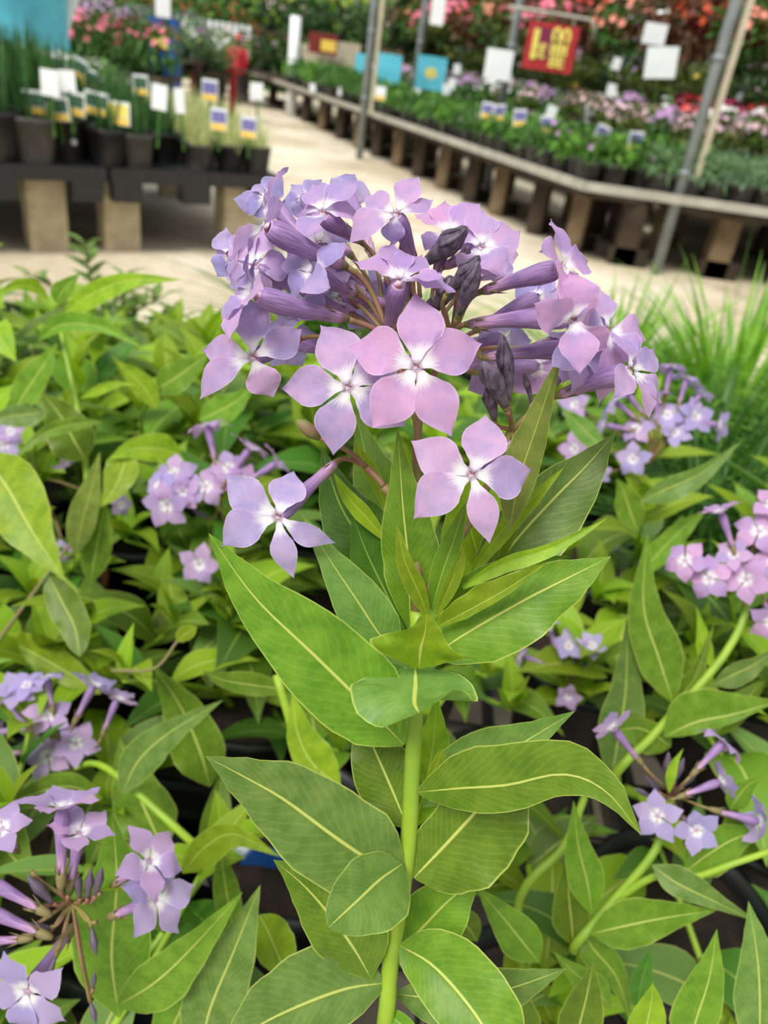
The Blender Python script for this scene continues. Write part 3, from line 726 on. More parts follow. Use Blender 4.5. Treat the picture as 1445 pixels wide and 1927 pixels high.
# ------------------------------------------------------------------ left-hand plant table
TO = V((-.72, 3.76, 0)); T1 = V((-.80, -.61, 0)).normalized(); T2 = V((-.50, .866, 0)).normalized(); TZ = .345
def T3(a, b, z): return TO+T1*a+T2*b+V((0, 0, z))
tb = empty('plant_table', T3(.8, .8, 0), 'black-topped low table on pale concrete blocks, left of the aisle', 'table')
for k in range(3):
    mb = MB(); c = [T3(-.02+k*.78, -.03, 0), T3(.74+k*.78, -.03, 0), T3(.74+k*.78, 1.7, 0), T3(-.02+k*.78, 1.7, 0)]
    for z in (TZ-.055, TZ): 
        for p in c: mb.v.append((p.x, p.y, z))
    for f in ((3, 2, 1, 0), (4, 5, 6, 7), (0, 1, 5, 4), (1, 2, 6, 5), (2, 3, 7, 6), (3, 0, 4, 7)): mb.face(f, [(0, 0)]*4)
    rot = Matrix.Rotation(atan2(T1.y, T1.x), 3, 'Z')
    for a in (.06, .38, .68): mb.box(T3(a+k*.78, .02, TZ-.09), (.06, .05, .04), rot)
    mb.build('pallet', BLACKP, tb, False, T3(k*.78, 0, TZ))
for a in (.16, .70, 1.0, 1.75, 2.2):
    for b in (.10, 1.4):
        p = T3(a, b, 0); mb = MB(); mb.box(p+V((0, 0, (TZ-.06)/2)), (.075, .06, (TZ-.06)/2), Matrix.Rotation(atan2(T1.y, T1.x), 3, 'Z')); mb.build('concrete_block', CONC, tb, False, p)
IRP = [pot_mesh('pot', .058, .046, .115, GREYP), pot_mesh('pot', .058, .046, .115, BLACKP)]
IR = [[('pot', IRP[k % 2]), ('blades', blade_mesh('blades', FM['iris'], 26, .30, .0085, .22, 50+k, .3, .03))] for k in range(4)]
CX = [[('pot', IRP[k % 2]), ('blades', blade_mesh('blades', FM['cream'], 70, .27, .0035, .4, 60+k, .4, .03))] for k in range(3)]
LW = [[('pot', IRP[0]), ('foliage', clump_mesh('foliage', FM['bright'], 160, .10, .09, .06, .012, 70, .2)), ('blooms', bloom_mesh('blooms', BM['white'], 40, .1, .09, .016, 71, .22))]]
rr = random.Random(12)
for j in range(11):
    for i in range(17):
        a = .07+i*.135; b = .06+j*.15
        if a > 2.25: continue
        ca = a < .36+.03*j
        q = T3(a+rr.uniform(-.01, .01)+(0 if j else 0), b, TZ)
        if q.y < 1: continue
        gap = (i in (3, 6) and j == 0)
        if gap: continue
        if ca: o = place_proto('variegated_grass', CX[rr.randrange(3)], q, 'cream-striped grass in black pot at the right end of the black table', 'plant', 'cream-striped grasses on the black table', rr.uniform(.85, 1.05), rr.uniform(0, 6))
        elif j > 6 and a < 1.3: o = place_proto('white_flowered_plant', LW[0], q, 'white-flowered green pot plant at the back of the black table', 'plant', 'white-flowered plants on the black table', 1.1, rr.uniform(0, 6))
        else: o = place_proto('iris_plant', IR[rr.randrange(4)], q, 'upright green iris in dark pot on the black table', 'plant', 'irises on the black table', rr.uniform(.85, 1.05)+.75*min(1, max(0, (a-.3)/1.0)), rr.uniform(0, 6))
for x, y, yy, top, lab in ((64, 193, 3.2, GRNP, 'far left'), (108, 205, 3.25, GRNP, 'second from left'), (138, 195, 3.3, GRNP, 'third from left'), (181, 195, 3.35, GRNP, 'fourth from left'), (222, 213, 3.35, YEL, 'fifth from left, mostly yellow')):
    tagcard('plant_tag', x, y, yy, 1.0, lab+' green and yellow picture tag in front of the irises', top, rr.uniform(-.1, .1), w=.095)
for x, y, yy, lab in ((412, 225, 3.55, 'left'), (468, 240, 3.65, 'right'), (395, 170, 3.75, 'upper')):
    tagcard('plant_tag', x, y, yy, 1.0, lab+' violet and yellow picture tag in the cream-striped grass', VIO, 0)
for x, y, yy in ((112, 125, 3.6), (150, 130, 3.65), (168, 148, 3.7), (265, 160, 3.6)):
    tagcard('plant_tag', x, y, yy, .9, 'dull green picture tag high among the irises', GRNP, rr.uniform(-.4, .4), 'green picture tags among the irises')
for x, y, yy, w_, h_, lab in ((94, 156, 3.15, .068, .088, 'blank white card before the irises, far left'), (300, 183, 3.35, .06, .09, 'blank white card before the irises, middle of the table'), (127, 152, 3.2, .06, .07, 'pale small card just right of the far left blank card'), (338, 190, 3.45, .04, .09, 'narrow white card right of the middle blank card'), (483, 172, 3.9, .06, .07, 'pale card at the right end of the black table')):
    board('price_card', Yp(x, y, yy), w_, h_, WHITE, lab, 'sign', 0, rr.uniform(-.08, .08), .002, None, None, .14)
for x, y in ((85, 257), (139, 268), (282, 280), (388, 288), (441, 301)):
    yy = {85: 3.24, 139: 3.31, 282: 3.47, 388: 3.6, 441: 3.67}[x]
    c = Yp(x, y, yy); mb = MB(); mb.tube([V((0, -.004, 0)), V((0, .002, 0))], .012, 10); o = mb.build('round_sticker', WHITE); o.location = c; tag(o, 'round white sticker on the front of a dark pot', 'sticker', 'round stickers on the front pots')
# cyan barrel and white sheet top left
c = Yp(35, 40, 5.6); o = empty('water_barrel', (c.x, c.y, 0), 'large cyan blue drum behind the irises, cut by the top left corner', 'barrel')
mb = MB(); mb.lathe([(.36, 0), (.37, .05), (.37, .5), (.38, .52), (.37, .54), (.37, 1.0), (.38, 1.02), (.37, 1.04), (.36, 1.5), (.3, 1.52), (.01, 1.52)], 32, c=(c.x-.08, c.y, 0)); mb.build('drum', CYAN, o, True, (c.x, c.y, 0))
mb = MB()
a = Yp(112, 70, 5.9); b = Yp(150, -60, 5.9)
mb.tube([V((a.x, a.y, 0)), a, b], [.03, .045, .06], 8); o = mb.build('rolled_sheet', WHITE, None, True, a); tag(o, 'leaning roll of white sheet right of the cyan drum', 'sheet')
# far things along the aisle
c = Yp(310, 75, 9); o = empty('display_stand', (c.x, c.y, 0), 'blue display stand with a yellow card and white card on top', 'stand')
mb = MB(); mb.box((c.x, c.y, .48), (.14, .1, .48)); mb.build('cabinet', BLUEP, o, False, (c.x, c.y, 0))
mb = MB(); mb.box((c.x-.02, c.y-.11, .78), (.085, .005, .09)); mb.build('yellow_card', YEL, o, False, (c.x, c.y, .8))
mb = MB(); mb.box((c.x+.02, c.y-.1, 1.06), (.075, .006, .1)); mb.build('white_card', WHITE, o, False, (c.x, c.y, 1))
c = Yp(400, 75, 15); o = empty('picket_panel', c, 'white slatted fence panel behind the bright green bed', 'panel'); mb = MB()
for k in range(12): mb.box((c.x-.6+k*.11, c.y, c.z), (.035, .01, .28))
mb.box((c.x, c.y+.02, c.z+.15), (.66, .01, .02)); mb.box((c.x-.6, c.y+.03, c.z/2), (.02, .02, c.z/2)); mb.box((c.x+.6, c.y+.03, c.z/2), (.02, .02, c.z/2)); mb.build('slats', WHITE, o, False, c)
def far_bed(x, y, yy, w_, k, lab, n=5):
    c = Yp(x, y, yy); t = slabxy('far_bench', c.x, c.y, w_/2, .35, c.z-.04, c.z, BROWN); tag(t, 'bench under '+lab, 'bench')
    for i in range(n):
        place_proto('potted_shrub', SH[k], (c.x-w_/2+w_*(i+.5)/n, c.y, c.z), sdesc[k]+' pot plant in the '+lab, 'plant', sdesc[k]+' plants in the '+lab, 1.0, i)
def slabxy(nm, x, y, hx, hy, z0, z1, m_):
    mb = MB(); mb.box((x, y, (z0+z1)/2), (hx, hy, (z1-z0)/2))
    for sx_ in (-1, 1): mb.box((x+sx_*(hx-.05), y, z0/2), (.04, .04, z0/2))
    return mb.build(nm, m_, None, False, (x, y, 0))
far_bed(395, 118, 14, 1.3, 'yellow', 'bright bed before the white fence panel')
far_bed(355, 128, 10.5, .9, 'white', 'white flower row left of the red person')
far_bed(250, 95, 10, 1.6, 'mauve', 'mauve row beyond the irises')
far_bed(210, 130, 8.5, 1.2, 'pink', 'pink row just beyond the irises')
far_bed(490, 100, 16, 1.4, 'orange', 'orange row right of the red person', 4)
far_bed(500, 135, 13.5, .9, 'deep', 'dark row at the aisle end', 3)
far_bed(620, 75, 15, 2.4, 'deep', 'dark row beyond the short white post', 6)
far_bed(330, 45, 16, 2.6, 'orange', 'upper orange row beyond the blue stand', 6)
c = Yp(402, 135, 11); o = slabxy('red_trolley', c.x, c.y, .3, .2, c.z, c.z+.09, RED); tag(o, 'low red trolley with flat top in the aisle left of the person', 'trolley')
# person in red
c = Yp(448, 70, 13.2); px, py = c.x, c.y; k = (c.z)/1.72
o = empty('person', (px, py, 0), 'distant person in a red hooded jacket and dark trousers walking in the aisle', 'person')
def skin(name, pts, edges, rad, mat, parent, org):
    me = bpy.data.meshes.new(name); me.from_pydata(pts, edges, []); ob = link(name, me, parent, V(org))
    m_ = ob.modifiers.new('s', 'SKIN'); sub = ob.modifiers.new('b', 'SUBSURF'); sub.levels = 1; sub.render_levels = 2
    for i, r_ in enumerate(rad): me.skin_vertices[0].data[i].radius = (r_, r_*.85) if me.skin_vertices else (r_, r_)
    return ob
def body(parent, org, k):
    # rings lofted through torso, arms and legs, one continuous surface built with a skin modifier
    pts = [(0, 0, .95), (0, 0, 1.15), (0, 0, 1.38), (0, 0, 1.48), (0, 0, 1.56), (0, -.02, 1.66), (-.17, 0, 1.40), (-.24, .02, 1.15), (-.22, -.1, .95), (.17, 0, 1.40), (.23, .02, 1.15), (.22, -.06, .92), (-.09, 0, .88), (-.1, -.05, .5), (-.1, 0, .1), (-.1, -.12, .05), (.09, 0, .88), (.1, .05, .5), (.1, .12, .1), (.1, .0, .05)]
    pts = [tuple(q*k for q in p) for p in pts]
    ed = [(0, 1), (1, 2), (2, 3), (3, 4), (4, 5), (2, 6), (6, 7), (7, 8), (2, 9), (9, 10), (10, 11), (0, 12), (12, 13), (13, 14), (14, 15), (0, 16), (16, 17), (17, 18), (18, 19)]
    rad = [.15, .14, .16, .07, .06, .1, .07, .05, .035, .07, .05, .035, .095, .065, .045, .04, .095, .065, .045, .04]
    me = bpy.data.meshes.new('body'); me.from_pydata(pts, ed, []); ob = bpy.data.objects.new('body', me); COL.objects.link(ob); ob.parent = parent
    ob.modifiers.new('s', 'SKIN'); sb = ob.modifiers.new('b', 'SUBSURF'); sb.levels = 2; sb.render_levels = 2
    if not me.skin_vertices:
        bm = __import__('bmesh').new(); bm.from_mesh(me); bm.verts.layers.skin.verify(); bm.to_mesh(me); bm.free()
    for i, r_ in enumerate(rad):
        me.skin_vertices[0].data[i].radius = (r_*k, r_*k*.85); me.skin_vertices[0].data[i].use_root = (i == 0)
    me.materials.append(TROU); return ob
TROU = plain('dark_trousers', lin(44, 52, 64), .8, .1, 20); SKINM = plain('face_skin', lin(176, 124, 100), .6, .05, 20); JACK = plain('red_jacket', lin(190, 24, 50), .7, .1, 10); HOOD = plain('pink_hat', lin(206, 70, 92), .7, .1, 10)
body(o, (0, 0, 0), k)
mb = MB(); mb.lathe([(.02*k, 1.5*k), (.12*k, 1.48*k), (.22*k, 1.4*k), (.21*k, 1.2*k), (.19*k, 1.0*k), (.21*k, .82*k), (.17*k, .82*k)], 20)
for sx_ in (-1, 1): mb.tube([V((sx_*.17*k, 0, 1.42*k)), V((sx_*.25*k, .02*k, 1.16*k)), V((sx_*.23*k, -.07*k, .97*k))], [.085*k, .07*k, .055*k], 10)
q = mb.build('jacket', JACK); q.parent = o
mb = MB(); mb.lathe([(.01*k, 1.56*k), (.07*k, 1.57*k), (.095*k, 1.63*k), (.095*k, 1.69*k), (.06*k, 1.75*k), (.004*k, 1.77*k)], 16); q = mb.build('head', SKINM); q.parent = o
mb = MB(); mb.lathe([(.115*k, 1.66*k), (.112*k, 1.72*k), (.08*k, 1.79*k), (.004*k, 1.82*k)], 16); mb.box((0, -.12*k, 1.68*k), (.07*k, .06*k, .008*k)); q = mb.build('hat', HOOD); q.parent = o
# ------------------------------------------------------------------ the sharp main plant
main = empty('blue_star_plant', (P(715, 1927, .185).x+.004, P(715, 1927, .185).y+.02, TRAY_Z), 'sharp close-up plant with the largest lilac star flower cluster, centre foreground', 'flowering plant')
link('pot', POT_BLACK, main, main.location)
stem_obj(main, [main.location+V((0, 0, .085)), P(712, 1990, .196), P(735, 1810, .184), P(765, 1620, .176), P(776, 1450, .171), P(784, 1250, .167), P(786, 1150, .166)], [.0022, .0017], n=24)
stem_obj(main, [P(786, 1160, .166), P(785, 1000, .168), P(784, 860, .168), P(790, 760, .167)], [.0013, .0009], PEDM, 'stem', 10)
ND = dict(N1=P(735, 640, .166), N2=P(800, 660, .17), N3=P(848, 640, .168), N4=P(962, 812, .166), N5=P(722, 915, .166), N6=P(690, 880, .166))
stalk = P(785, 1000, .168); stalkt = P(790, 770, .167)
for a_, b_, r_ in ((ND['N1'], P(788, 820, .168), .0007), (ND['N2'], stalkt, .0008), (ND['N3'], stalkt, .0007), (ND['N4'], P(900, 960, .170), .0008), (P(900, 960, .170), P(800, 1120, .167), .0009), (ND['N5'], stalk, .0009), (ND['N6'], ND['N5'], .0007)):
    pedicel(main, a_, b_, (a_-b_).normalized(), r_, 'flower_stalk')
LF = lambda *a, **k: leafK(main, *a, **k)
# leaves of the main stem, upper whorl
LF([(760, 1402), (690, 1330), (590, 1232), (480, 1125), (392, 1003)], .168, .150, 84, 92, .15, .25, 'mid', 'ovate')
LF([(768, 1255), (715, 1195), (672, 1130), (625, 1060), (566, 965)], .167, .152, 50, 52, .5, .2, 'blue', 'lance')
LF([(772, 1190), (768, 1060), (758, 950), (748, 806)], .170, .160, 50, 62, .15, .2, 'mid', 'lance', wave=.07)
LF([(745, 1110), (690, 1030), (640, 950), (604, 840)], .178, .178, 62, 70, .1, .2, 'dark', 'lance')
LF([(740, 1130), (735, 1000), (700, 900), (668, 770)], .184, .19, 55, 75, .1, .1, 'mid', 'lance')
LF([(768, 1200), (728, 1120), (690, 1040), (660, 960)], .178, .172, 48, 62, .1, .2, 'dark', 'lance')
LF([(726, 1016), (690, 975), (655, 935), (628, 890)], .172, .168, 17, 17, .8, .8, 'fresh', 'narrow', nv=12)
LF([(728, 960), (705, 900), (680, 860), (668, 830)], .176, .172, 14, 15, .8, .8, 'fresh', 'narrow', nv=12)
LF([(806, 1162), (786, 1110), (762, 1055), (746, 984)], .164, .156, 21, 17, .9, .7, 'fresh', 'narrow', nv=14)
LF([(812, 1148), (832, 1080), (856, 1010), (877, 944)], .166, .158, 25, 21, .6, .6, 'mid', 'narrow', nv=14)
LF([(822, 1156), (843, 1110), (862, 1065), (873, 1027)], .165, .160, 14, 16, .6, .6, 'fresh', 'narrow', nv=12)
LF([(804, 1240), (880, 1190), (985, 1130), (1080, 1082), (1150, 1047)], .167, .157, 62, 80, -.15, .3, 'mid', 'lance', wave=.06)
LF([(822, 1180), (880, 1150), (955, 1108), (1032, 1057)], .163, .153, 34, 12, .5, .3, 'fresh', 'narrow', wave=.12)
LF([(826, 1150), (900, 1105), (990, 1068), (1068, 1046)], .170, .165, 34, 26, .2, .2, 'mid', 'lance')
LF([(898, 1130), (955, 1035), (1040, 940), (1100, 880), (1158, 814)], .176, .174, 58, 82, .1, .25, 'blue', 'ovate')
LF([(880, 1090), (935, 1010), (1000, 940), (1062, 878)], .170, .166, 13, 20, .7, .8, 'fresh', 'narrow')
LF([(870, 1105), (945, 1062), (1040, 1030), (1143, 975)], .166, .160, 12, 20, .6, .6, 'fresh', 'narrow')
LF([(958, 1000), (978, 900), (1014, 790), (1060, 652)], .160, .150, 40, 32, -.4, -.4, 'olive', 'lance', wave=.02)
LF([(932, 1070), (948, 1010), (968, 960), (984, 915)], .176, .172, 20, 22, .6, .6, 'fresh', 'narrow', nv=12)
LF([(905, 1080), (898, 1040), (885, 990), (882, 930)], .180, .176, 26, 22, .2, .2, 'fresh', 'lance')
LF([(868, 1110), (880, 1000), (920, 900), (940, 780)], .190, .19, 50, 50, .2, .2, 'fresh', 'lance')
LF([(788, 1258), (792, 1222), (800, 1190), (803, 1155)], .160, .149, 98, 96, .35, .35, 'fresh', 'tri', nv=26, wave=.05)
LF([(782, 1256), (782, 1290), (780, 1322), (788, 1342)], .165, .148, 118, 124, .1, .1, 'blue', 'oval', nv=16, wave=.03)
LF([(752, 1380), (748, 1350), (742, 1330), (740, 1318)], .166, .163, 7, 8, .4, .4, 'fresh', 'lance', nv=8)
LF([(806, 1476), (816, 1450), (826, 1428), (832, 1410)], .169, .165, 10, 12, .4, .4, 'fresh', 'oval', nv=8)
# middle and lower stem
LF([(764, 1655), (705, 1625), (630, 1575), (535, 1505), (460, 1462), (386, 1423)], .175, .155, 96, 92, .15, .2, 'blue', 'ovate')
LF([(757, 1626), (715, 1655), (672, 1695), (618, 1745)], .172, .152, 88, 62, .2, .2, 'blue', 'oval', wave=.04)
LF([(784, 1491), (865, 1484), (955, 1478), (1060, 1458), (1140, 1490), (1207, 1572)], .170, .146, 80, 50, .3, -.2, 'mid', 'ovate', arch=.004)
LF([(778, 1652), (835, 1592), (905, 1515), (965, 1440)], .176, .172, 60, 118, .1, .2, 'mid', 'oval')
LF([(795, 1520), (880, 1450), (980, 1400), (1082, 1338)], .178, .170, 62, 50, .3, .2, 'blue', 'lance')
LF([(768, 1560), (735, 1480), (700, 1400), (672, 1330)], .178, .182, 62, 60, .1, .2, 'mid', 'ovate')
LF([(778, 1560), (800, 1480), (815, 1400), (822, 1300)], .184, .19, 45, 48, .1, .2, 'fresh', 'lance')
LF([(752, 1779), (815, 1818), (880, 1890), (925, 1960), (960, 2040)], .180, .160, 88, 66, .2, .2, 'mid', 'oval')
LF([(726, 1850), (650, 1862), (560, 1895), (480, 1935), (420, 1985)], .184, .165, 66, 98, .2, .2, 'blue', 'ovate')
LF([(700, 1845), (665, 1785), (620, 1722), (570, 1665), (514, 1618)], .182, .168, 62, 92, .3, .1, 'mid', 'lance')
LF([(745, 1800), (800, 1740), (850, 1690), (905, 1650)], .188, .19, 60, 70, .1, .2, 'mid', 'ovate')
LF([(740, 1870), (850, 1880), (960, 1860), (1068, 1822)], .192, .186, 60, 62, .2, .2, 'blue', 'lance')
LF([(720, 1900), (745, 1920), (780, 1950), (820, 2000)], .188, .18, 20, 20, .2, .2, 'mid', 'lance')
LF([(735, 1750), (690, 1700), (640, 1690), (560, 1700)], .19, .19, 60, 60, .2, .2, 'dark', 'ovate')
# flowers: throat, depth, calyx, depth, petal tips
FL = lambda *a, **k: flowerK(main, *a, **k)
N_ = ND
FL((783, 690), .146, (800, 640), .166, [(782, 549), (908, 645), (850, 822), (700, 806), (656, 652)], 150, .345, 'pink', N_['N2'], bow=.06)
FL((655, 728), .154, (700, 700), .172, [(602, 610), (526, 730), (627, 857), (764, 802), (752, 655)], 142, .33, 'lilac', P(720, 700, .172), bow=.06)
FL((476, 672), .153, (560, 640), .166, [(462, 558), (376, 660, .35, .85), (375, 752, .35, .75), (514, 750), (568, 617)], 132, .30, 'lilac', P(640, 640, .168))
FL((888, 893), .147, (960, 835), .163, [(915, 777), (1004, 883), (922, 1024, .35, .72), (778, 977), (773, 829)], 134, .345, 'lilac', N_['N4'], bow=.06)
FL((523, 972), .149, (628, 874), .163, [(420, 894), (553, 884), (631, 1023, .35, .62), (552, 1089, .35, .62), (415, 1029)], 130, .33, 'blue', N_['N6'])
FL((745, 402), .153, (780, 500), .166, [(684, 369), (789, 331), (817, 372, .35, .6), (742, 462, .35, .85), (656, 456)], 104, .29, 'lilac', P(790, 560, .168))
FL((752, 528), .148, (728, 622), .166, [(664, 487, .1), (735, 456, .9), (795, 478, .9), (858, 543, 0), (835, 520, -.7)], 118, .36, 'pink', N_['N1'], r=.0024)
FL((497, 425), .152, (640, 497), .163, [(533, 311, .3), (532, 385, 1), (430, 520, .3), (470, 545, -.6), (420, 480, -1)], 132, .30, 'lilac', N_['N1'], r=.0027)
FL((478, 552), .150, (642, 598), .162, [(470, 498, .8), (412, 610, 0), (425, 640, -.8), (430, 590, 1), (490, 545, -1)], 118, .30, 'lilac', N_['N1'], r=.0026)
FL((606, 400), .158, (672, 450), .168, [(588, 343, .5), (663, 331, .4), (682, 405, .5), (575, 440, -.5), (560, 400, .9)], 108, .32, 'lilac', P(735, 540, .17), r=.0023)
FL((590, 512), .158, (665, 552), .168, [(650, 453, -.2), (535, 470, .8), (545, 560, .2), (620, 540, -1), (560, 490, .9)], 112, .31, 'blue', P(720, 600, .17), r=.002)
FL((838, 440), .166, (820, 520), .172, [(780, 400, .5), (838, 378, .4), (903, 378, .3), (890, 470, -.4), (800, 470, -.3)], 100, .34, 'pink', P(810, 600, .172))
FL((905, 465), .160, (840, 500), .170, [(905, 392, .3), (981, 432, .3), (952, 515, -.3), (880, 530, -.3), (850, 430, .3)], 98, .40, 'lilac', N_['N3'])
FL((1058, 503), .148, (915, 546), .163, [(1040, 410, .3), (1109, 490, .6), (1020, 470, -.9), (1095, 560, .2), (1060, 560, -.9)], 110, .32, 'pink', N_['N3'], r=.0024)
FL((1078, 602), .144, (888, 610), .162, [(1008, 576, -.6), (1072, 510, -.4), (1144, 655, .5), (1092, 702, -.3), (1120, 560, .9)], 122, .36, 'pink', N_['N3'], r=.0025)
FL((1090, 655), .156, (920, 672), .166, [(1060, 560, .4), (1150, 600, .6), (1145, 690, .4), (1080, 740, 0), (1040, 690, -.9)], 112, .36, 'blue', P(900, 660, .168), r=.0022)
FL((1145, 620), .158, (1010, 650), .168, [(1110, 535, .2), (1218, 640, .3), (1200, 690, -.3), (1128, 765, .2), (1060, 640, -.9)], 118, .34, 'lilac', P(900, 660, .17), r=.002)
FL((1188, 697), .150, (1058, 742), .163, [(1150, 622, .3), (1234, 655, .7), (1248, 757, .4), (1226, 787, -.5), (1160, 745, -.9)], 108, .30, 'lilac', N_['N4'], r=.0024)
FL((1085, 660), .160, (1000, 770), .166, [(1030, 620, .9), (1090, 590, .8), (1150, 650, .8), (1120, 720, .2), (1060, 720, -.5)], 90, .36, 'lilac', N_['N4'], r=.0018)
# flowers at the back of the cluster, a little out of focus
FL((502, 372), .186, (600, 470), .18, [(500, 345), (530, 335), (460, 395), (440, 375), (525, 410)], 78, .34, 'blue', N_['N1'])
FL((432, 480), .178, (560, 520), .176, [(400, 488), (425, 430), (470, 450), (460, 540), (410, 520)], 80, .36, 'blue', N_['N1'])
FL((572, 372), .188, (660, 480), .18, [(548, 350), (605, 340), (610, 395), (560, 410), (530, 385)], 74, .34, 'blue', P(720, 600, .178))
FL((650, 362), .192, (700, 480), .18, [(625, 335), (668, 330), (700, 370), (660, 400), (620, 390)], 72, .36, 'blue', P(720, 600, .178))
FL((560, 545), .168, (660, 590), .174, [(500, 520), (560, 470), (630, 520), (610, 600), (540, 600)], 98, .36, 'blue', P(700, 620, .172))
FL((600, 460), .172, (690, 540), .176, [(540, 440), (590, 400), (665, 430), (650, 510), (570, 510)], 92, .36, 'lilac', P(720, 600, .174))
FL((480, 500), .164, (600, 560), .172, [(440, 440), (500, 420), (550, 500), (500, 570), (430, 540)], 100, .36, 'lilac', P(700, 620, .172))
FL((690, 570), .184, (735, 590), .18, [(640, 560), (680, 520), (735, 550), (710, 620), (655, 620)], 78, .36, 'blue', P(745, 620, .176))
FL((730, 520), .178, (760, 570), .178, [(690, 500), (735, 470), (775, 515), (745, 560), (700, 560)], 70, .36, 'blue', P(770, 620, .176))
FL((640, 560), .172, (745, 570), .176, [(600, 530), (640, 500), (690, 540), (660, 605), (610, 600)], 80, .36, 'lilac', P(745, 620, .176))
FL((1010, 560), .178, (900, 620), .176, [(980, 520), (1030, 500), (1060, 560), (1020, 620), (960, 600)], 82, .36, 'blue', N_['N3'])
FL((945, 640), .184, (870, 650), .178, [(900, 620), (950, 580), (1000, 640), (970, 700), (905, 700)], 84, .36, 'blue', N_['N3'])
FL((935, 700), .182, (870, 690), .178, [(880, 735), (900, 650), (960, 660), (990, 710), (930, 760)], 84, .36, 'pink', N_['N3'])
FL((1010, 690), .180, (900, 700), .176, [(960, 660), (1020, 640), (1060, 690), (1030, 750), (970, 740)], 84, .36, 'pink', P(880, 700, .174))
FL((540, 640), .172, (640, 660), .174, [(500, 610), (550, 575), (600, 630), (570, 690), (510, 690)], 84, .36, 'blue', P(680, 680, .172))
FL((930, 480), .180, (860, 560), .176, [(890, 460), (930, 430), (975, 480), (950, 540), (900, 530)], 76, .36, 'lilac', P(820, 620, .174))
# closed buds
for a in (((800, 494), .160, (879, 428), .150, 44, N_['N2']), ((846, 548), .158, (902, 482), .150, 36, N_['N3']), ((862, 592), .158, (900, 492), .148, 34, N_['N3']),
          ((868, 520), .164, (881, 462), .158, 22, N_['N3']), ((822, 580), .164, (850, 520), .158, 40, N_['N2']), ((950, 766), .158, (908, 680), .150, 38, N_['N4']),
          ((957, 756), .160, (944, 628), .152, 30, N_['N4']), ((930, 790), .162, (915, 730), .156, 26, N_['N4']), ((648, 650), .170, (640, 612), .168, 18, N_['N1']),
          ((1000, 760), .166, (985, 700), .162, 12, N_['N4']), ((770, 560), .168, (760, 440), .162, 30, N_['N2']), ((800, 640), .17, (810, 560), .165, 26, N_['N2'])):
    budK(main, *a[:5], node=a[5])
mb = MB(); mb.tube([P(600, 822, .16), P(585, 812, .159), P(568, 798, .158), P(558, 790, .158)], [.0009, .0016, .0013, .0004], 8)
fb = mb.build('flower_bud', CALM, main, origin=P(600, 822, .16)); pedicel(main, P(600, 822, .16), N_['N6'], V((-1, 0, .3)).normalized(), .0006)
# ------------------------------------------------------------------ shared meshes for the other blue star plants
def unit_leaf(name, prof, seed, W=.2, arch=.25, fold=.25):
    r = random.Random(seed); mb = MB(); rows = []; nv, nu = 12, 3; ph = r.uniform(0, 6); tw = r.uniform(-.3, .3)
    for j in range(nv+1):
        t = j/nv; w = interp(PROF[prof], t)*W; z = arch*(t*.7-t*t); row = []
        for i in range(-nu, nu+1):
            s = i/nu; x = s*w
            row.append((x+.06*sin(t*3)*tw, t*(1-.1*arch), z+fold*abs(x)+.03*s*s*sin(t*14+ph+i)*w*4*.2+tw*x*t*.6))
        rows.append(row)
    mb.grid(rows); o = mb.build(name, LM['mid']); me = o.data; bpy.data.objects.remove(o); return me
UL = {}
for key in LM:
    UL[key] = []
    for v in range(5):
        me = unit_leaf('leaf', ['lance', 'ovate', 'lance', 'lance', 'ovate'][v], v*7, [.17, .22, .2, .15, .23][v], [.2, .45, .7, .1, .9][v], [.3, .2, .15, .4, .25][v])
        me.materials.clear(); me.materials.append(LM[key]); UL[key].append(me)
UP = {}
for key in PM:
    UP[key] = []
    for v in range(4):
        r = random.Random(v); ms = []
        for i in range(5):
            a = i*2*pi/5+r.uniform(-.1, .1); L = r.uniform(.9, 1.06); el = [.12, .0, .3, -.2][v]+r.uniform(-.12, .15)
            mb = MB(); tip = V((cos(a)*cos(el), sin(a)*cos(el), sin(el)))*L
            petal_grid(mb, V((cos(a), sin(a), 0))*.05, tip, V((0, 0, 1)), .35, bow=r.uniform(.02, .14), side=r.uniform(0, .08), nv=7, nu=2, ph=i, recurve=[.05, .15, 0, .3][v])
            o = mb.build('petal', PM[key]); ms.append(o.data); bpy.data.objects.remove(o)
        UP[key].append(ms)
mb = MB(); mb.tube([V((0, 0, -1.55+1.55*i/9)) for i in range(10)], [interp(TUBER, i/9)*.17 for i in range(10)], 8); o = mb.build('t', TUBE); UTUBE = o.data; bpy.data.objects.remove(o)
mb = MB(); mb.tube([V((0, 0, -1.85)), V((0, 0, -1.7)), V((0, 0, -1.5)), V((0, 0, -1.4))], [.06, .11, .13, .1], 6)
for k in range(5): a = k*1.2566; mb.tube([V((cos(a)*.1, sin(a)*.1, -1.45)), V((cos(a)*.2, sin(a)*.2, -1.15))], [.03, .005], 4)
o = mb.build('c', CALM); UCAL = o.data; bpy.data.objects.remove(o)
mb = MB(); mb.tube([V((0, 0, i/9)) for i in range(10)], [interp([(0, .3), (.3, .7), (.55, 1), (.8, .6), (1, .1)], i/9)*.15 for i in range(10)], 8); o = mb.build('b', BUDM); UBUD = o.data; bpy.data.objects.remove(o)
def sub(parent, name, me, loc=(0, 0, 0), q=None, sc=1):
    o = bpy.data.objects.new(name, me); COL.objects.link(o); o.parent = parent; o.location = loc
    if q is not None: o.rotation_mode = 'QUATERNION'; o.rotation_quaternion = q
    o.scale = (sc, sc, sc); return o
prnd = random.Random(77)
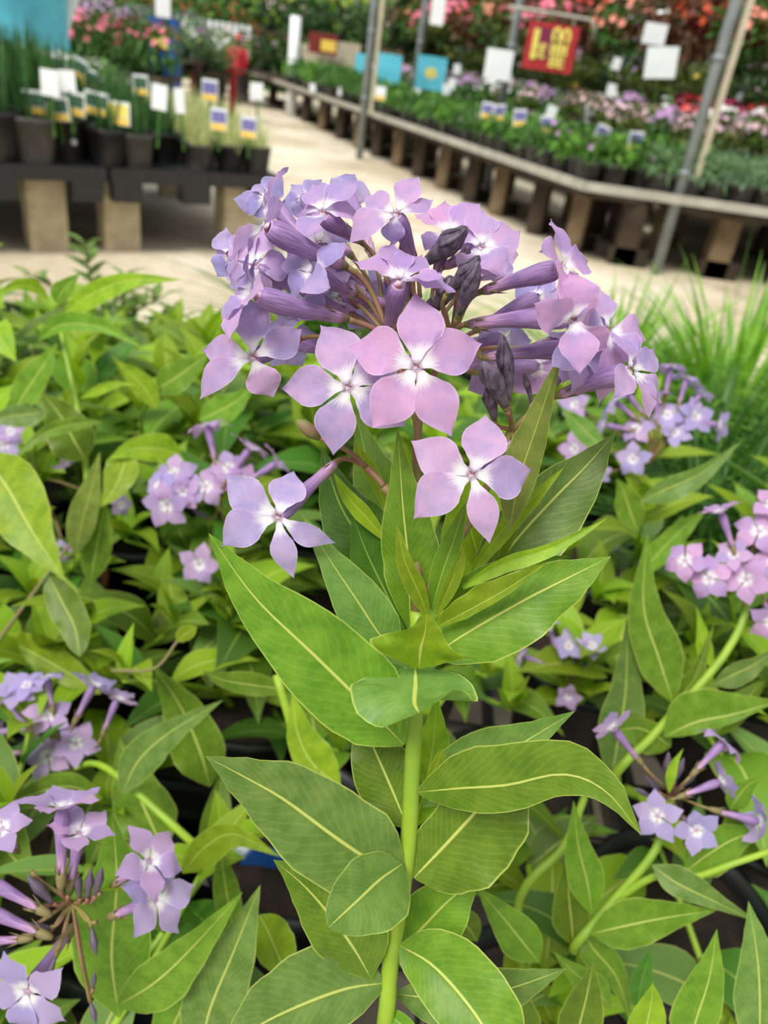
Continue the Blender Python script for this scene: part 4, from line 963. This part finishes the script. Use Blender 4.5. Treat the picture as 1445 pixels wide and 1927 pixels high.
def sflower(plant, x, y, d, r, base=None, node=None, mat='lilac', v=None, fwd=.6):
    """throat pixel, depth, petal radius in px; base: calyx pixel for side views"""
    c3 = P(x, y, d); Lr = r/F*d
    if base is not None:
        b3 = P(base[0], base[1], d+(base[2] if len(base) > 2 else .0)); ax = (c3-b3).normalized()
    else:
        n3 = node if node is not None else c3-V((0, 0, .03))
        ax = (c3-n3).normalized()
        ax = (ax*(1-fwd)+(EYE-c3).normalized()*fwd+rnd_dir(prnd)*.15).normalized()
    v = prnd.randrange(4) if v is None else v
    q = ax.to_track_quat('Z', 'Y') @ Quaternion((0, 0, 1), prnd.uniform(0, 6.28))
    fl = sub(plant, 'flower', UTUBE, c3-plant.location, q, Lr)
    for me in UP[mat][v]: sub(fl, 'petal', me)
    sub(fl, 'calyx', UCAL)
    if node is not None:
        be = c3-ax*Lr*1.8; pedicel(plant, be, node, ax, .0005)
    return fl
def sbud(plant, x, y, d, L, ang, node=None):
    b = P(x, y, d); dirv = (rt*cos(ang)+up*sin(ang)-fw*.2).normalized()
    sub(plant, 'flower_bud', UBUD, b-plant.location, dirv.to_track_quat('Z', 'Y'), L/F*d)
    if node is not None: pedicel(plant, b, node, dirv, .0005)
def fill_stem(plant, base, top, n=12, L=.06, t0=.12, seed=0, mats=('mid', 'fresh', 'blue', 'mid', 'dark'), dmin=.27, tipn=4, rad=.0018, spread=1.0):
    r = random.Random(seed); base = V(base); top = V(top); H = (top-base).length
    side = V((r.uniform(-1, 1), r.uniform(-1, 1), 0))*H*.06
    pts = [base, base.lerp(top, .4)+side, base.lerp(top, .75)+side*.7, top]
    stem_obj(plant, pts, [rad*1.2, rad*.6], STEMM, n=10)
    a = r.uniform(0, 6.28)
    for i in range(n+tipn):
        t = t0+(1-t0)*min(1, i/max(1, n)); a += 2.4+r.uniform(-.2, .2)
        p = cat_rom(pts, min(t, 1))
        tipk = max(0, (i-n+3)/(tipn+3))
        e = radians(22+r.uniform(-16, 18)+tipk*45)
        d = V((cos(a)*cos(e), sin(a)*cos(e), sin(e)))
        LL = L*(.75+.35*sin(pi*min(1, t*.9)))*(1-tipk*.5)*r.uniform(.85, 1.15)
        tip = p+d*LL
        if min((q-EYE).dot(fw) for q in (p, tip)) < dmin: continue
        # never in front of the sharp main plant's own space
        side_ = d.cross(V((0, 0, 1))).normalized(); nn = side_.cross(d)
        Mx = Matrix((side_, d, nn)).transposed()
        key = mats[r.randrange(len(mats))] if tipk < .4 else 'fresh'
        sub(plant, 'leaf', UL[key][r.randrange(5)], p-plant.location, Mx.to_quaternion() @ Quaternion((0, 1, 0), r.uniform(-.4, .4)), LL*spread)
POTS = [(main.location.x, main.location.y)]
def free_spot(x, y):
    for k in range(120):
        rr_ = .0012*k; a = k*2.4; q = (x+cos(a)*rr_, y+sin(a)*rr_)
        if all((q[0]-p[0])**2+(q[1]-p[1])**2 > .109**2 for p in POTS): return q
    return None
def plant_at(x, y, label, pot=None, name='blue_star_plant', group=None):
    q = free_spot(x, y)
    if q: x, y = q
    POTS.append((x, y))
    o = empty(name, (x, y, TRAY_Z), label, 'flowering plant', group)
    link('pot', pot or POT_BLACK, o, o.location); return o
def stem_to(plant, px, py, d, n=11, **k):
    top = P(px, py, d); b = plant.location+V((prnd.uniform(-.025, .025), prnd.uniform(-.025, .025), .088))
    fill_stem(plant, b, top, n=n, seed=prnd.randrange(9999), **k); return top
# --- lower left plant with the closest side cluster
A = plant_at(-.13, .24, 'lilac cluster with dark buds at the lower left corner, closest of the side plants')
nA = P(135, 1700, .225); fill_stem(A, A.location+V((0, 0, .09)), nA, 3, .05, .2, 5, rad=.002, tipn=0, dmin=.2)
for x, y, r_, b_, m_ in ((117, 1522, 88, (115, 1672), 'lilac'), (150, 1568, 74, (128, 1686, .004), 'lilac'), (281, 1621, 78, (190, 1680, .012), 'lilac'), (292, 1692, 84, (182, 1735, .012), 'blue'), (52, 1866, 98, (105, 1790, .014), 'blue'), (-25, 1655, 80, (55, 1700), 'blue'), (-30, 1710, 80, (40, 1740), 'lilac'), (-60, 1775, 70, (70, 1765), 'blue'), (5, 1560, 60, (60, 1640, .02), 'lilac')):
    sflower(A, x, y, .215, r_*.95, base=b_, mat=m_, v={117: 2, 150: 2}.get(x))
    pedicel(A, P(b_[0], b_[1], .22), nA, (P(x, y, .215)-P(b_[0], b_[1], .22)).normalized(), .0006)
for x, y, an, L in ((100, 1700, 2.2, 75), (150, 1690, 1.6, 60), (165, 1690, 1.4, 62), (180, 1685, 1.3, 62), (172, 1745, -1.3, 50), (95, 1745, 3.0, 60), (105, 1800, -1.9, 48), (175, 1860, 1.4, 36), (170, 1885, -1.2, 40)):
    sbud(A, x, y, .22, L, an, nA)
LK = lambda pl, *a, **k: leafK(pl, *a, **k)
LK(A, [(224, 1915), (210, 1800), (220, 1660), (211, 1528)], .262, .24, 78, 75, .15, .2, 'mid', 'lance')
LK(A, [(220, 1893), (290, 1850), (355, 1790), (457, 1678)], .248, .23, 42, 55, .2, .2, 'mid', 'ovate')
LK(A, [(375, 1990), (395, 1900), (440, 1790), (490, 1665)], .25, .235, 55, 60, .15, .15, 'blue', 'ovate')
LK(A, [(300, 1990), (340, 1900), (380, 1820), (400, 1740)], .28, .27, 50, 50, .15, .15, 'mid', 'ovate')
# --- left plant, second cluster
B = plant_at(-.20, .36, 'lilac cluster at the left edge above the closest lower left one')
nB = P(125, 1452, .37)
fill_stem(B, B.location+V((.05, -.02, .09)), nB+V((.02, 0, -.02)), 6, .06, .3, 9, rad=.0017)
for x, y, r_, b_, m_ in ((88, 1273, 40, (100, 1340), 'blue'), (176, 1291, 46, (145, 1350), 'blue'), (220, 1317, 42, (188, 1395), 'lilac'), (90, 1348, 46, None, 'lilac'), (143, 1400, 46, None, 'lilac'), (90, 1423, 48, None, 'lilac'), (9, 1326, 44, (50, 1365), 'lilac'), (30, 1300, 42, None, 'blue'), (-10, 1380, 44, (50, 1370), 'lilac'), (-15, 1425, 40, (40, 1415), 'lilac'), (50, 1290, 36, None, 'blue')):
    sflower(B, x, y, .36, r_, base=b_, node=nB, mat=m_)
LK(B, [(229, 1493), (262, 1430), (320, 1378), (420, 1317)], .33, .32, 34, 36, .15, .2, 'blue', 'ovate')
LK(B, [(193, 1502), (130, 1480), (60, 1495), (-30, 1530)], .35, .34, 38, 28, .15, .2, 'mid', 'lance')
LK(B, [(308, 1600), (280, 1540), (250, 1470), (225, 1390)], .36, .36, 60, 55, .1, .1, 'mid', 'ovate')
LK(B, [(395, 1480), (375, 1410), (340, 1330), (288, 1252)], .38, .37, 55, 48, .1, .1, 'mid', 'ovate')
LK(B, [(5, 1200), (60, 1228), (120, 1262), (190, 1305)], .42, .41, 35, 28, .2, .2, 'fresh', 'oval')
stem_obj(B, [P(420, 1640, .33), P(300, 1530, .33), P(190, 1440, .35), nB], [.0018, .0014])
# --- far left big leaf plant
Cc = plant_at(-.26, .46, 'leafy green stem with one very large leaf reaching in from the left edge', TERRA and POT_TERRA, 'leafy_plant')
LK(Cc, [(-35, 850), (15, 920), (60, 1000), (122, 1092)], .36, .34, 62, 66, .12, .2, 'fresh', 'ovate')
LK(Cc, [(92, 1085), (115, 1130), (140, 1180), (150, 1235)], .37, .36, 34, 32, .1, .2, 'mid', 'oval')
LK(Cc, [(161, 866), (140, 830), (112, 780), (78, 738)], .43, .42, 46, 42, .2, .1, 'mid', 'ovate')
LK(Cc, [(192, 793), (130, 800), (75, 820), (14, 876)], .42, .40, 14, 14, .5, .4, 'mid', 'lance')
LK(Cc, [(118, 592), (165, 558), (240, 528), (346, 526)], .44, .42, 22, 26, .3, .5, 'fresh', 'lance')
LK(Cc, [(72, 642), (115, 612), (190, 616), (275, 658)], .44, .42, 24, 14, .5, .3, 'mid', 'lance')
LK(Cc, [(92, 562), (60, 540), (25, 540), (-15, 565)], .44, .42, 10, 16, .3, .5, 'fresh', 'lance')
LK(Cc, [(106, 570), (115, 552), (130, 535), (150, 514)], .45, .44, 22, 18, .3, .3, 'mid', 'ovate')
LK(Cc, [(25, 775), (50, 735), (80, 690), (108, 645)], .43, .42, 30, 28, .2, .2, 'mid', 'ovate')
LK(Cc, [(85, 775), (50, 780), (10, 785), (-30, 800)], .43, .42, 24, 22, .2, .2, 'blue', 'ovate')
LK(Cc, [(295, 770), (275, 735), (248, 705), (220, 678)], .45, .44, 22, 24, .2, .2, 'fresh', 'lance')
LK(Cc, [(290, 735), (325, 715), (360, 690), (395, 662)], .45, .44, 30, 28, .2, .2, 'mid', 'ovate')
LK(Cc, [(375, 790), (410, 775), (445, 755), (480, 725)], .43, .42, 28, 28, .2, .2, 'mid', 'ovate')
LK(Cc, [(342, 858), (300, 845), (250, 846), (205, 862)], .43, .41, 26, 30, .2, .2, 'fresh', 'ovate')
LK(Cc, [(240, 850), (232, 880), (215, 920), (188, 955)], .42, .40, 30, 34, .2, .2, 'fresh', 'ovate')
LK(Cc, [(142, 1045), (155, 980), (172, 920), (188, 850)], .42, .41, 30, 26, .1, .1, 'olive', 'ovate')
LK(Cc, [(170, 1098), (180, 1040), (190, 990), (200, 938)], .43, .42, 30, 28, .1, .1, 'mid', 'ovate')
LK(Cc, [(0, 640), (-10, 620), (10, 650), (30, 680)], .44, .43, 30, 30, .1, .1, 'fresh', 'ovate')
LK(Cc, [(150, 750), (185, 733), (220, 722), (260, 724)], .44, .43, 8, 12, .5, .5, 'fresh', 'lance')
stem_obj(Cc, [Cc.location+V((0, 0, .09)), P(150, 1050, .45), P(160, 860, .44), P(110, 600, .45)], [.0022, .0014])
# --- cluster behind the main plant, left of centre
D = plant_at(-.07, .50, 'lilac cluster just left of the main stem, half hidden by the sharp flowers')
nD = P(415, 935, .42); stem_to(D, 415, 950, .425, 8)
for x, y, r_, b_, m_ in ((315, 950, 50, None, 'lilac'), (329, 892, 46, None, 'lilac'), (387, 916, 46, None, 'lilac'), (390, 800, 46, (408, 880), 'pink'), (470, 845, 44, (430, 900), 'pink'), (520, 872, 44, (450, 915), 'pink'), (300, 915, 40, None, 'blue'), (345, 925, 40, None, 'lilac'), (430, 880, 40, None, 'lilac'), (375, 1062, 44, None, 'lilac'), (455, 905, 36, None, 'pink')):
    sflower(D, x, y, .40, r_, base=b_, node=nD if y < 1000 else P(400, 1010, .42), mat=m_)
for x, y, an, L in ((400, 930, 1.9, 40), (420, 930, 1.4, 40), (430, 985, -.3, 40), (395, 975, 2.7, 36)): sbud(D, x, y, .42, L, an, nD)
for pl_, x, y, d_, n_ in ((Cc, 175, 1085, .47, 9), (D, 300, 1120, .47, 9), (D, 235, 1015, .50, 9), (B, 330, 1180, .43, 8), (Cc, 60, 1120, .46, 8), (D, 420, 1180, .44, 8), (B, 230, 1290, .43, 8), (Cc, 20, 1010, .50, 8)):
    stem_to(pl_, x, y, d_, n_)
# --- right: cluster behind, single and low ones
E_ = plant_at(.20, .60, 'pale violet cluster right of the sharp flowers, in front of the ornamental grass')
nE = P(1225, 870, .46); stem_to(E_, 1210, 960, .46, 7)
for x, y, r_, b_, m_ in ((1191, 864, 36, None, 'blue'), (1197, 806, 36, None, 'lilac'), (1256, 781, 38, None, 'blue'), (1307, 784, 40, None, 'blue'), (1350, 800, 36, (1290, 790), 'blue'), (1270, 815, 34, None, 'blue'), (1262, 690, 36, (1250, 755), 'lilac'), (1292, 712, 34, (1275, 770), 'blue'), (1155, 754, 36, (1200, 790), 'blue'), (1140, 800, 34, (1190, 810), 'blue'), (1083, 762, 34, None, 'lilac'), (1082, 845, 36, None, 'lilac'), (1130, 890, 24, None, 'blue'), (1180, 740, 34, (1220, 790), 'blue'), (1320, 740, 30, (1280, 790), 'blue'), (1235, 745, 32, (1235, 790), 'lilac')):
    sflower(E_, x, y, .45, r_, base=b_, node=nE, mat=m_)
LK(E_, [(1204, 944), (1255, 920), (1320, 890), (1396, 829)], .40, .38, 20, 28, .2, .3, 'blue', 'lance')
LK(E_, [(1200, 1000), (1185, 960), (1175, 930), (1160, 900)], .42, .41, 26, 28, .2, .2, 'mid', 'ovate')
LK(E_, [(1140, 850), (1110, 820), (1080, 790), (1055, 765)], .42, .41, 22, 20, .2, .2, 'blue', 'lance')
LK(E_, [(1200, 1090), (1240, 1040), (1290, 990), (1330, 960)], .42, .41, 22, 24, .2, .2, 'mid', 'lance')
F_ = plant_at(.27, .34, 'pink lilac cluster cut by the right edge, level with the main leaves')
nF = P(1400, 1100, .34)
for x, y, r_, b_, m_ in ((1357, 965, 46, (1385, 1050), 'pink'), (1428, 1000, 50, None, 'pink'), (1289, 1055, 46, None, 'pink'), (1335, 1088, 48, None, 'pink'), (1404, 1090, 50, None, 'pink'), (1450, 1170, 46, None, 'pink'), (1450, 950, 40, None, 'pink'), (1380, 1045, 36, None, 'lilac'), (1455, 1060, 46, None, 'pink')):
    sflower(F_, x, y, .33, r_, base=b_, node=nF, mat=m_)
for x, y, an, L in ((1405, 1060, 1.7, 40), (1420, 1055, 1.2, 40)): sbud(F_, x, y, .335, L, an, nF)
stem_obj(F_, [F_.location+V((-.06, 0, .09)), P(1158, 1476, .34), P(1233, 1379, .335), P(1350, 1250, .335), P(1400, 1160, .34), nF], [.0021, .0016])
LK(F_, [(1268, 1326), (1240, 1240), (1211, 1140), (1218, 1002)], .33, .32, 42, 48, .12, .15, 'mid', 'lance')
LK(F_, [(1149, 1471), (1165, 1380), (1178, 1290), (1180, 1159)], .34, .33, 42, 44, .12, .15, 'blue', 'lance')
LK(F_, [(1250, 1386), (1310, 1360), (1380, 1345), (1470, 1318)], .33, .32, 62, 20, .15, .2, 'mid', 'ovate')
LK(F_, [(1340, 1290), (1380, 1270), (1420, 1250), (1470, 1215)], .335, .33, 20, 26, .2, .2, 'blue', 'lance')
LK(F_, [(1262, 1405), (1235, 1385), (1200, 1370), (1160, 1375)], .34, .33, 42, 22, .2, .2, 'mid', 'oval')
LK(F_, [(1345, 1260), (1325, 1225), (1320, 1190), (1310, 1140)], .34, .335, 14, 18, .2, .2, 'fresh', 'lance')
LK(F_, [(1275, 1330), (1290, 1300), (1310, 1270), (1345, 1170)], .34, .335, 22, 22, .2, .2, 'mid', 'lance')
LK(F_, [(1298, 1300), (1280, 1260), (1262, 1230), (1240, 1190)], .345, .34, 22, 22, .2, .2, 'mid', 'lance')
G_ = plant_at(.17, .46, 'small pale violet cluster low on the right, beside dark tray cells')
nG = P(1075, 1275, .45); stem_to(G_, 1075, 1330, .46, 6)
for x, y, r_, b_, m_ in ((1070, 1216, 34, None, 'blue'), (982, 1234, 30, (1020, 1248), 'lilac'), (1030, 1177, 30, (1045, 1215), 'blue'), (1114, 1215, 30, None, 'blue'), (1070, 1309, 30, None, 'lilac')):
    sflower(G_, x, y, .44, r_, base=b_, node=nG, mat=m_)
for x, y, an, L in ((1065, 1260, 1.9, 30), (1080, 1260, 1.5, 30), (1090, 1265, 1.0, 30)): sbud(G_, x, y, .45, L, an, nG)
H_ = plant_at(.19, .26, 'open lilac cluster at the lower right with spreading slender tubes and dark centre')
nH = P(1262, 1500, .29)
for x, y, r_, b_, m_ in ((1155, 1372, 48, (1222, 1455), 'lilac'), (1362, 1396, 50, (1300, 1460), 'lilac'), (1354, 1471, 48, (1290, 1495), 'blue'), (1237, 1535, 50, None, 'blue'), (1310, 1562, 48, None, 'blue'), (1426, 1546, 52, (1335, 1522), 'blue')):
    sflower(H_, x, y, .275, r_, base=b_, node=nH, mat=m_)
for x, y, an, L in ((1255, 1470, 1.6, 60), (1240, 1490, 2.3, 44), (1225, 1500, 2.6, 40), (1270, 1470, 1.3, 50), (1285, 1480, .9, 40)): sbud(H_, x, y, .285, L, an, nH)
LK(H_, [(1259, 1493), (1262, 1460), (1270, 1435), (1286, 1408)], .28, .275, 10, 11, .3, .3, 'fresh', 'lance')
stem_obj(H_, [H_.location+V((-.03, .0, .09)), P(1079, 1788, .29), P(1150, 1700, .285), P(1233, 1599, .285), nH], [.0018, .0015])
stem_obj(H_, [P(1150, 1700, .285), P(1230, 1650, .28), P(1303, 1651, .275), P(1380, 1625, .27), P(1455, 1600, .27)], [.0014, .0011])
LK(H_, [(1114, 1722), (1105, 1660), (1088, 1590), (1079, 1506)], .28, .27, 36, 34, .15, .15, 'mid', 'lance')
LK(H_, [(1079, 1779), (1075, 1730), (1070, 1680), (1068, 1600)], .29, .28, 36, 34, .15, .15, 'mid', 'ovate')
LK(H_, [(1112, 1757), (1180, 1742), (1250, 1728), (1350, 1712)], .275, .265, 50, 46, .15, .2, 'mid', 'ovate')
LK(H_, [(1226, 1627), (1270, 1660), (1330, 1690), (1428, 1736)], .27, .26, 34, 24, .15, .2, 'blue', 'lance')
LK(H_, [(1373, 1524), (1385, 1505), (1405, 1480), (1437, 1460)], .29, .28, 22, 26, .15, .2, 'mid', 'lance')
LK(H_, [(1290, 1640), (1330, 1610), (1380, 1580), (1440, 1560)], .29, .285, 45, 45, .15, .2, 'mid', 'ovate')
I_ = plant_at(.11, .19, 'leafy green plant without flowers at the bottom edge, right of the main stem', None, 'leafy_plant')
LK(I_, [(1015, 1812), (985, 1775), (945, 1725), (892, 1664)], .25, .24, 40, 40, .15, .15, 'mid', 'lance')
LK(I_, [(898, 1772), (880, 1745), (850, 1715), (815, 1685)], .27, .26, 28, 28, .15, .15, 'mid', 'lance')
LK(I_, [(1075, 1990), (1090, 1930), (1105, 1870), (1116, 1810)], .24, .235, 42, 42, .15, .15, 'mid', 'lance')
LK(I_, [(1210, 1990), (1215, 1940), (1225, 1890), (1228, 1849)], .23, .225, 36, 36, .15, .15, 'fresh', 'lance')
LK(I_, [(1290, 1990), (1310, 1920), (1335, 1840), (1349, 1748)], .24, .235, 52, 42, .15, .15, 'mid', 'lance')
LK(I_, [(1425, 2000), (1430, 1900), (1425, 1800), (1408, 1695)], .24, .235, 50, 52, .15, .15, 'blue', 'lance')
LK(I_, [(1200, 1900), (1205, 1860), (1215, 1820), (1228, 1783)], .27, .265, 22, 20, .15, .15, 'dark', 'lance')
LK(I_, [(1150, 1900), (1120, 1860), (1080, 1830), (1040, 1790)], .27, .265, 24, 26, .15, .15, 'mid', 'lance')
LK(I_, [(1000, 1990), (985, 1930), (960, 1870), (930, 1820)], .26, .255, 34, 34, .15, .15, 'mid', 'lance')
LK(I_, [(1100, 1760), (1120, 1790), (1160, 1840), (1190, 1930)], .29, .285, 30, 30, .15, .15, 'mid', 'lance')
stem_obj(I_, [I_.location+V((0, 0, .09)), P(973, 1713, .31), P(1061, 1594, .31), P(1100, 1500, .32)], [.002, .0015])
J_ = plant_at(-.03, .27, 'leafy green plant between the lower left cluster and the main stem, no flowers', None, 'leafy_plant')
LK(J_, [(343, 1643), (385, 1595), (440, 1570), (528, 1612)], .29, .28, 26, 36, .2, .2, 'fresh', 'ovate')
LK(J_, [(488, 1722), (505, 1755), (522, 1795), (542, 1842)], .27, .265, 42, 40, .15, .15, 'fresh', 'oval')
LK(J_, [(440, 1760), (430, 1700), (420, 1640), (415, 1590)], .31, .305, 26, 26, .15, .15, 'mid', 'lance')
LK(J_, [(640, 1480), (590, 1440), (560, 1380), (550, 1300)], .30, .30, 30, 46, .15, .15, 'fresh', 'ovate')
LK(J_, [(560, 1300), (480, 1290), (420, 1280), (380, 1262)], .32, .31, 20, 24, .2, .2, 'mid', 'lance')
LK(J_, [(640, 1600), (600, 1560), (590, 1500), (600, 1440)], .30, .30, 30, 36, .15, .15, 'mid', 'ovate')
stem_obj(J_, [J_.location+V((0, 0, .09)), P(640, 1590, .32), P(570, 1430, .31), P(520, 1270, .31)], [.0022, .0017])
K_ = plant_at(-.33, .60, 'dim lilac flowers half hidden behind the large leaf at the left edge')
nK = P(70, 900, .5); stem_to(K_, 70, 915, .5, 5)
for x, y, r_, b_, m_ in ((130, 868, 34, (95, 835), 'lilac'), (8, 838, 34, None, 'blue'), (118, 1040, 26, None, 'lilac'), (228, 950, 26, None, 'lilac'), (20, 812, 30, None, 'lilac')): sflower(K_, x, y, .47, r_, base=b_, node=nK, mat=m_)
stem_obj(Cc, [P(-10, 1215, .40), P(60, 1120, .42), P(150, 1000, .44)], [.0012, .0008], CALM)
stem_obj(J_, [P(210, 1262, .34), P(290, 1258, .33), P(335, 1205, .33)], [.0008, .0006], CALM)
LK(J_, [(333, 1208), (345, 1195), (355, 1190), (370, 1180)], .33, .325, 16, 14, .2, .2, 'fresh', 'oval', nv=8)
# --- the crowd of leafy blue star plants filling the bench behind
crowd = []
def ztop(x, y):
    z = min(.575+.3*max(0, y-.28), .825-.335*y)
    if x < -.12: z += .012
    return min(z, .655)
lab_ = {}
cr_ = random.Random(5)
for j, y in enumerate((.30, .40, .50, .61, .73, .86)):
    for i in range(-6, 7):
        x = i*.112+(j % 2)*.05
        if abs(x) > .62*y+.10: continue
        if x > .22 and y > .56: continue
        if x > .02 and y > .84: continue
        if abs(x) < .07 and y < .35: continue
        crowd.append((x, y))
for x, y, zt in ((-.11, .215, .56), (-.02, .225, .55), (-.19, .23, .57), (.06, .21, .53), (-.06, .29, .60), (.12, .30, .58), (.2, .22, .54), (.03, .31, .60)):
    if not free_spot(x, y): continue
    o = plant_at(x, y, 'short leafy green plant at the bottom of the foreground bed, under the clusters', None, 'leafy_plant', 'short leafy plants at the bottom of the bed')
    for k in range(5):
        a = cr_.uniform(0, 6.28)
        fill_stem(o, o.location+V((cos(a)*.015, sin(a)*.015, .088)), V((x+cos(a)*.06, y+sin(a)*.05, zt+cr_.uniform(-.07, .01))), 6, .058, .08, cr_.randrange(99999), dmin=.285, tipn=3)
for x, y in crowd:
    dens = 'left' if x < -.12 else ('right' if x > .12 else 'middle')
    if not free_spot(x, y): continue
    o = plant_at(x+cr_.uniform(-.012, .012), y+cr_.uniform(-.012, .012), 'leafy green plant in the crowded foreground bed, '+dens+' part, no flower cluster of its own', POT_TERRA if cr_.random() < .22 else None, 'leafy_plant', 'leafy plants in the '+dens+' of the foreground bed')
    for k in range(6 if abs(x) < .5 else 4):
        a = cr_.uniform(0, 6.28); q = cr_.uniform(.01, .055)
        top = V((x+cos(a)*q*1.3, y+sin(a)*q*1.3, ztop(x, y)+cr_.uniform(-.08, .01)))
        fill_stem(o, o.location+V((cos(a)*.02, sin(a)*.02, .088)), top, 9, .068, .08, cr_.randrange(99999), dmin=.30, tipn=4)
# --- ornamental grasses to the right, one dark tuft left
GR = [blade_mesh('blades', FM['grass'], 300, .27, .0042, 1.15, 80+k, .75, .03, 8) for k in range(2)]
GD = [blade_mesh('blades', FM['green'], 260, .26, .0032, 1.1, 90+k, .75, .03, 7) for k in range(2)]
for x, y, sc, me, lab, pt in ((.41, .93, 1.0, GR[0], 'bright green mop of grass, the largest tuft on the right', POT_TERRA), (.27, .98, .85, GR[1], 'bright green grass tuft left of the largest one', POT_BLACK), (.54, .84, .9, GR[1], 'bright green grass tuft cut by the right edge', POT_TERRA),
        (.33, .74, .75, GD[0], 'dark green grass tuft below the pale violet cluster', POT_BLACK), (.44, .66, .75, GD[1], 'dark green grass tuft at the right edge below the bright ones', POT_BLACK), (.29, .62, .62, GD[1], 'dark grass tuft behind the pink lilac cluster on the right', POT_BLACK), (.36, .52, .6, GD[0], 'lowest dark grass tuft on the right', POT_BLACK), (-.17, .98, .8, GD[0], 'dark green grass tuft left of the sharp flowers, near the table', POT_BLACK), (-.02, .98, .62, GR[0], 'small bright grass tuft hidden behind the sharp flowers', POT_BLACK)):
    x, y = free_spot(x, y) or (x, y); POTS.append((x, y))
    o = empty('ornamental_grass', (x, y, TRAY_Z), lab, 'grass plant'); sub(o, 'pot', pt); g = sub(o, 'blades', me, (0, 0, .085), None, sc); g['kind'] = 'stuff'
# --- small grey-leaved shrub at the back left
sh = empty('grey_leaved_shrub', (-.36, .98, TRAY_Z), 'thin open shrub with small grey green leaves on reddish twigs, back left', 'shrub'); sub(sh, 'pot', POT_TERRA)
r5 = random.Random(4)
for px_, py_, d_ in ((160, 460, .95), (235, 520, .92), (300, 560, .9), (60, 520, .95), (340, 600, .88), (200, 620, .85), (110, 640, .85), (280, 650, .85)):
    top = P(px_, py_, d_); base = V((-.36, .98, TRAY_Z+.09)); pts = [base, base.lerp(top, .5)+V((r5.uniform(-.04, .04), 0, 0)), top]
    stem_obj(sh, pts, [.002, .0012], CALM, n=8)
    for i in range(13):
        t = .3+.7*i/12; p = cat_rom(pts, t)
        for s_ in (0, pi):
            a = i*pi/2+s_+r5.uniform(-.3, .3); d = V((cos(a), sin(a), .5)).normalized(); sd_ = d.cross(V((0, 0, 1))).normalized()
            sub(sh, 'leaf', SLEAF[r5.randrange(2)] if 'SLEAF' in globals() else UL['blue'][0], p-sh.location, Matrix((sd_, d, sd_.cross(d))).transposed().to_quaternion(), .034*r5.uniform(.7, 1.2))
# blue and white plastic label between the lower leaves
c = P(497, 1655, .42); o = empty('plant_label', c, 'blue plastic label stuck between the leaves left of the lower main stem', 'label')
mb = MB(); mb.box((c.x, c.y, c.z), (.017, .002, .024), Matrix.Rotation(.4, 3, 'Y')); mb.build('label_face', BLUEP, o, False, c)
mb = MB(); mb.box((c.x-.02, c.y+.004, c.z), (.008, .002, .02), Matrix.Rotation(.4, 3, 'Y')); mb.build('label_back', WHITE, o, False, c)
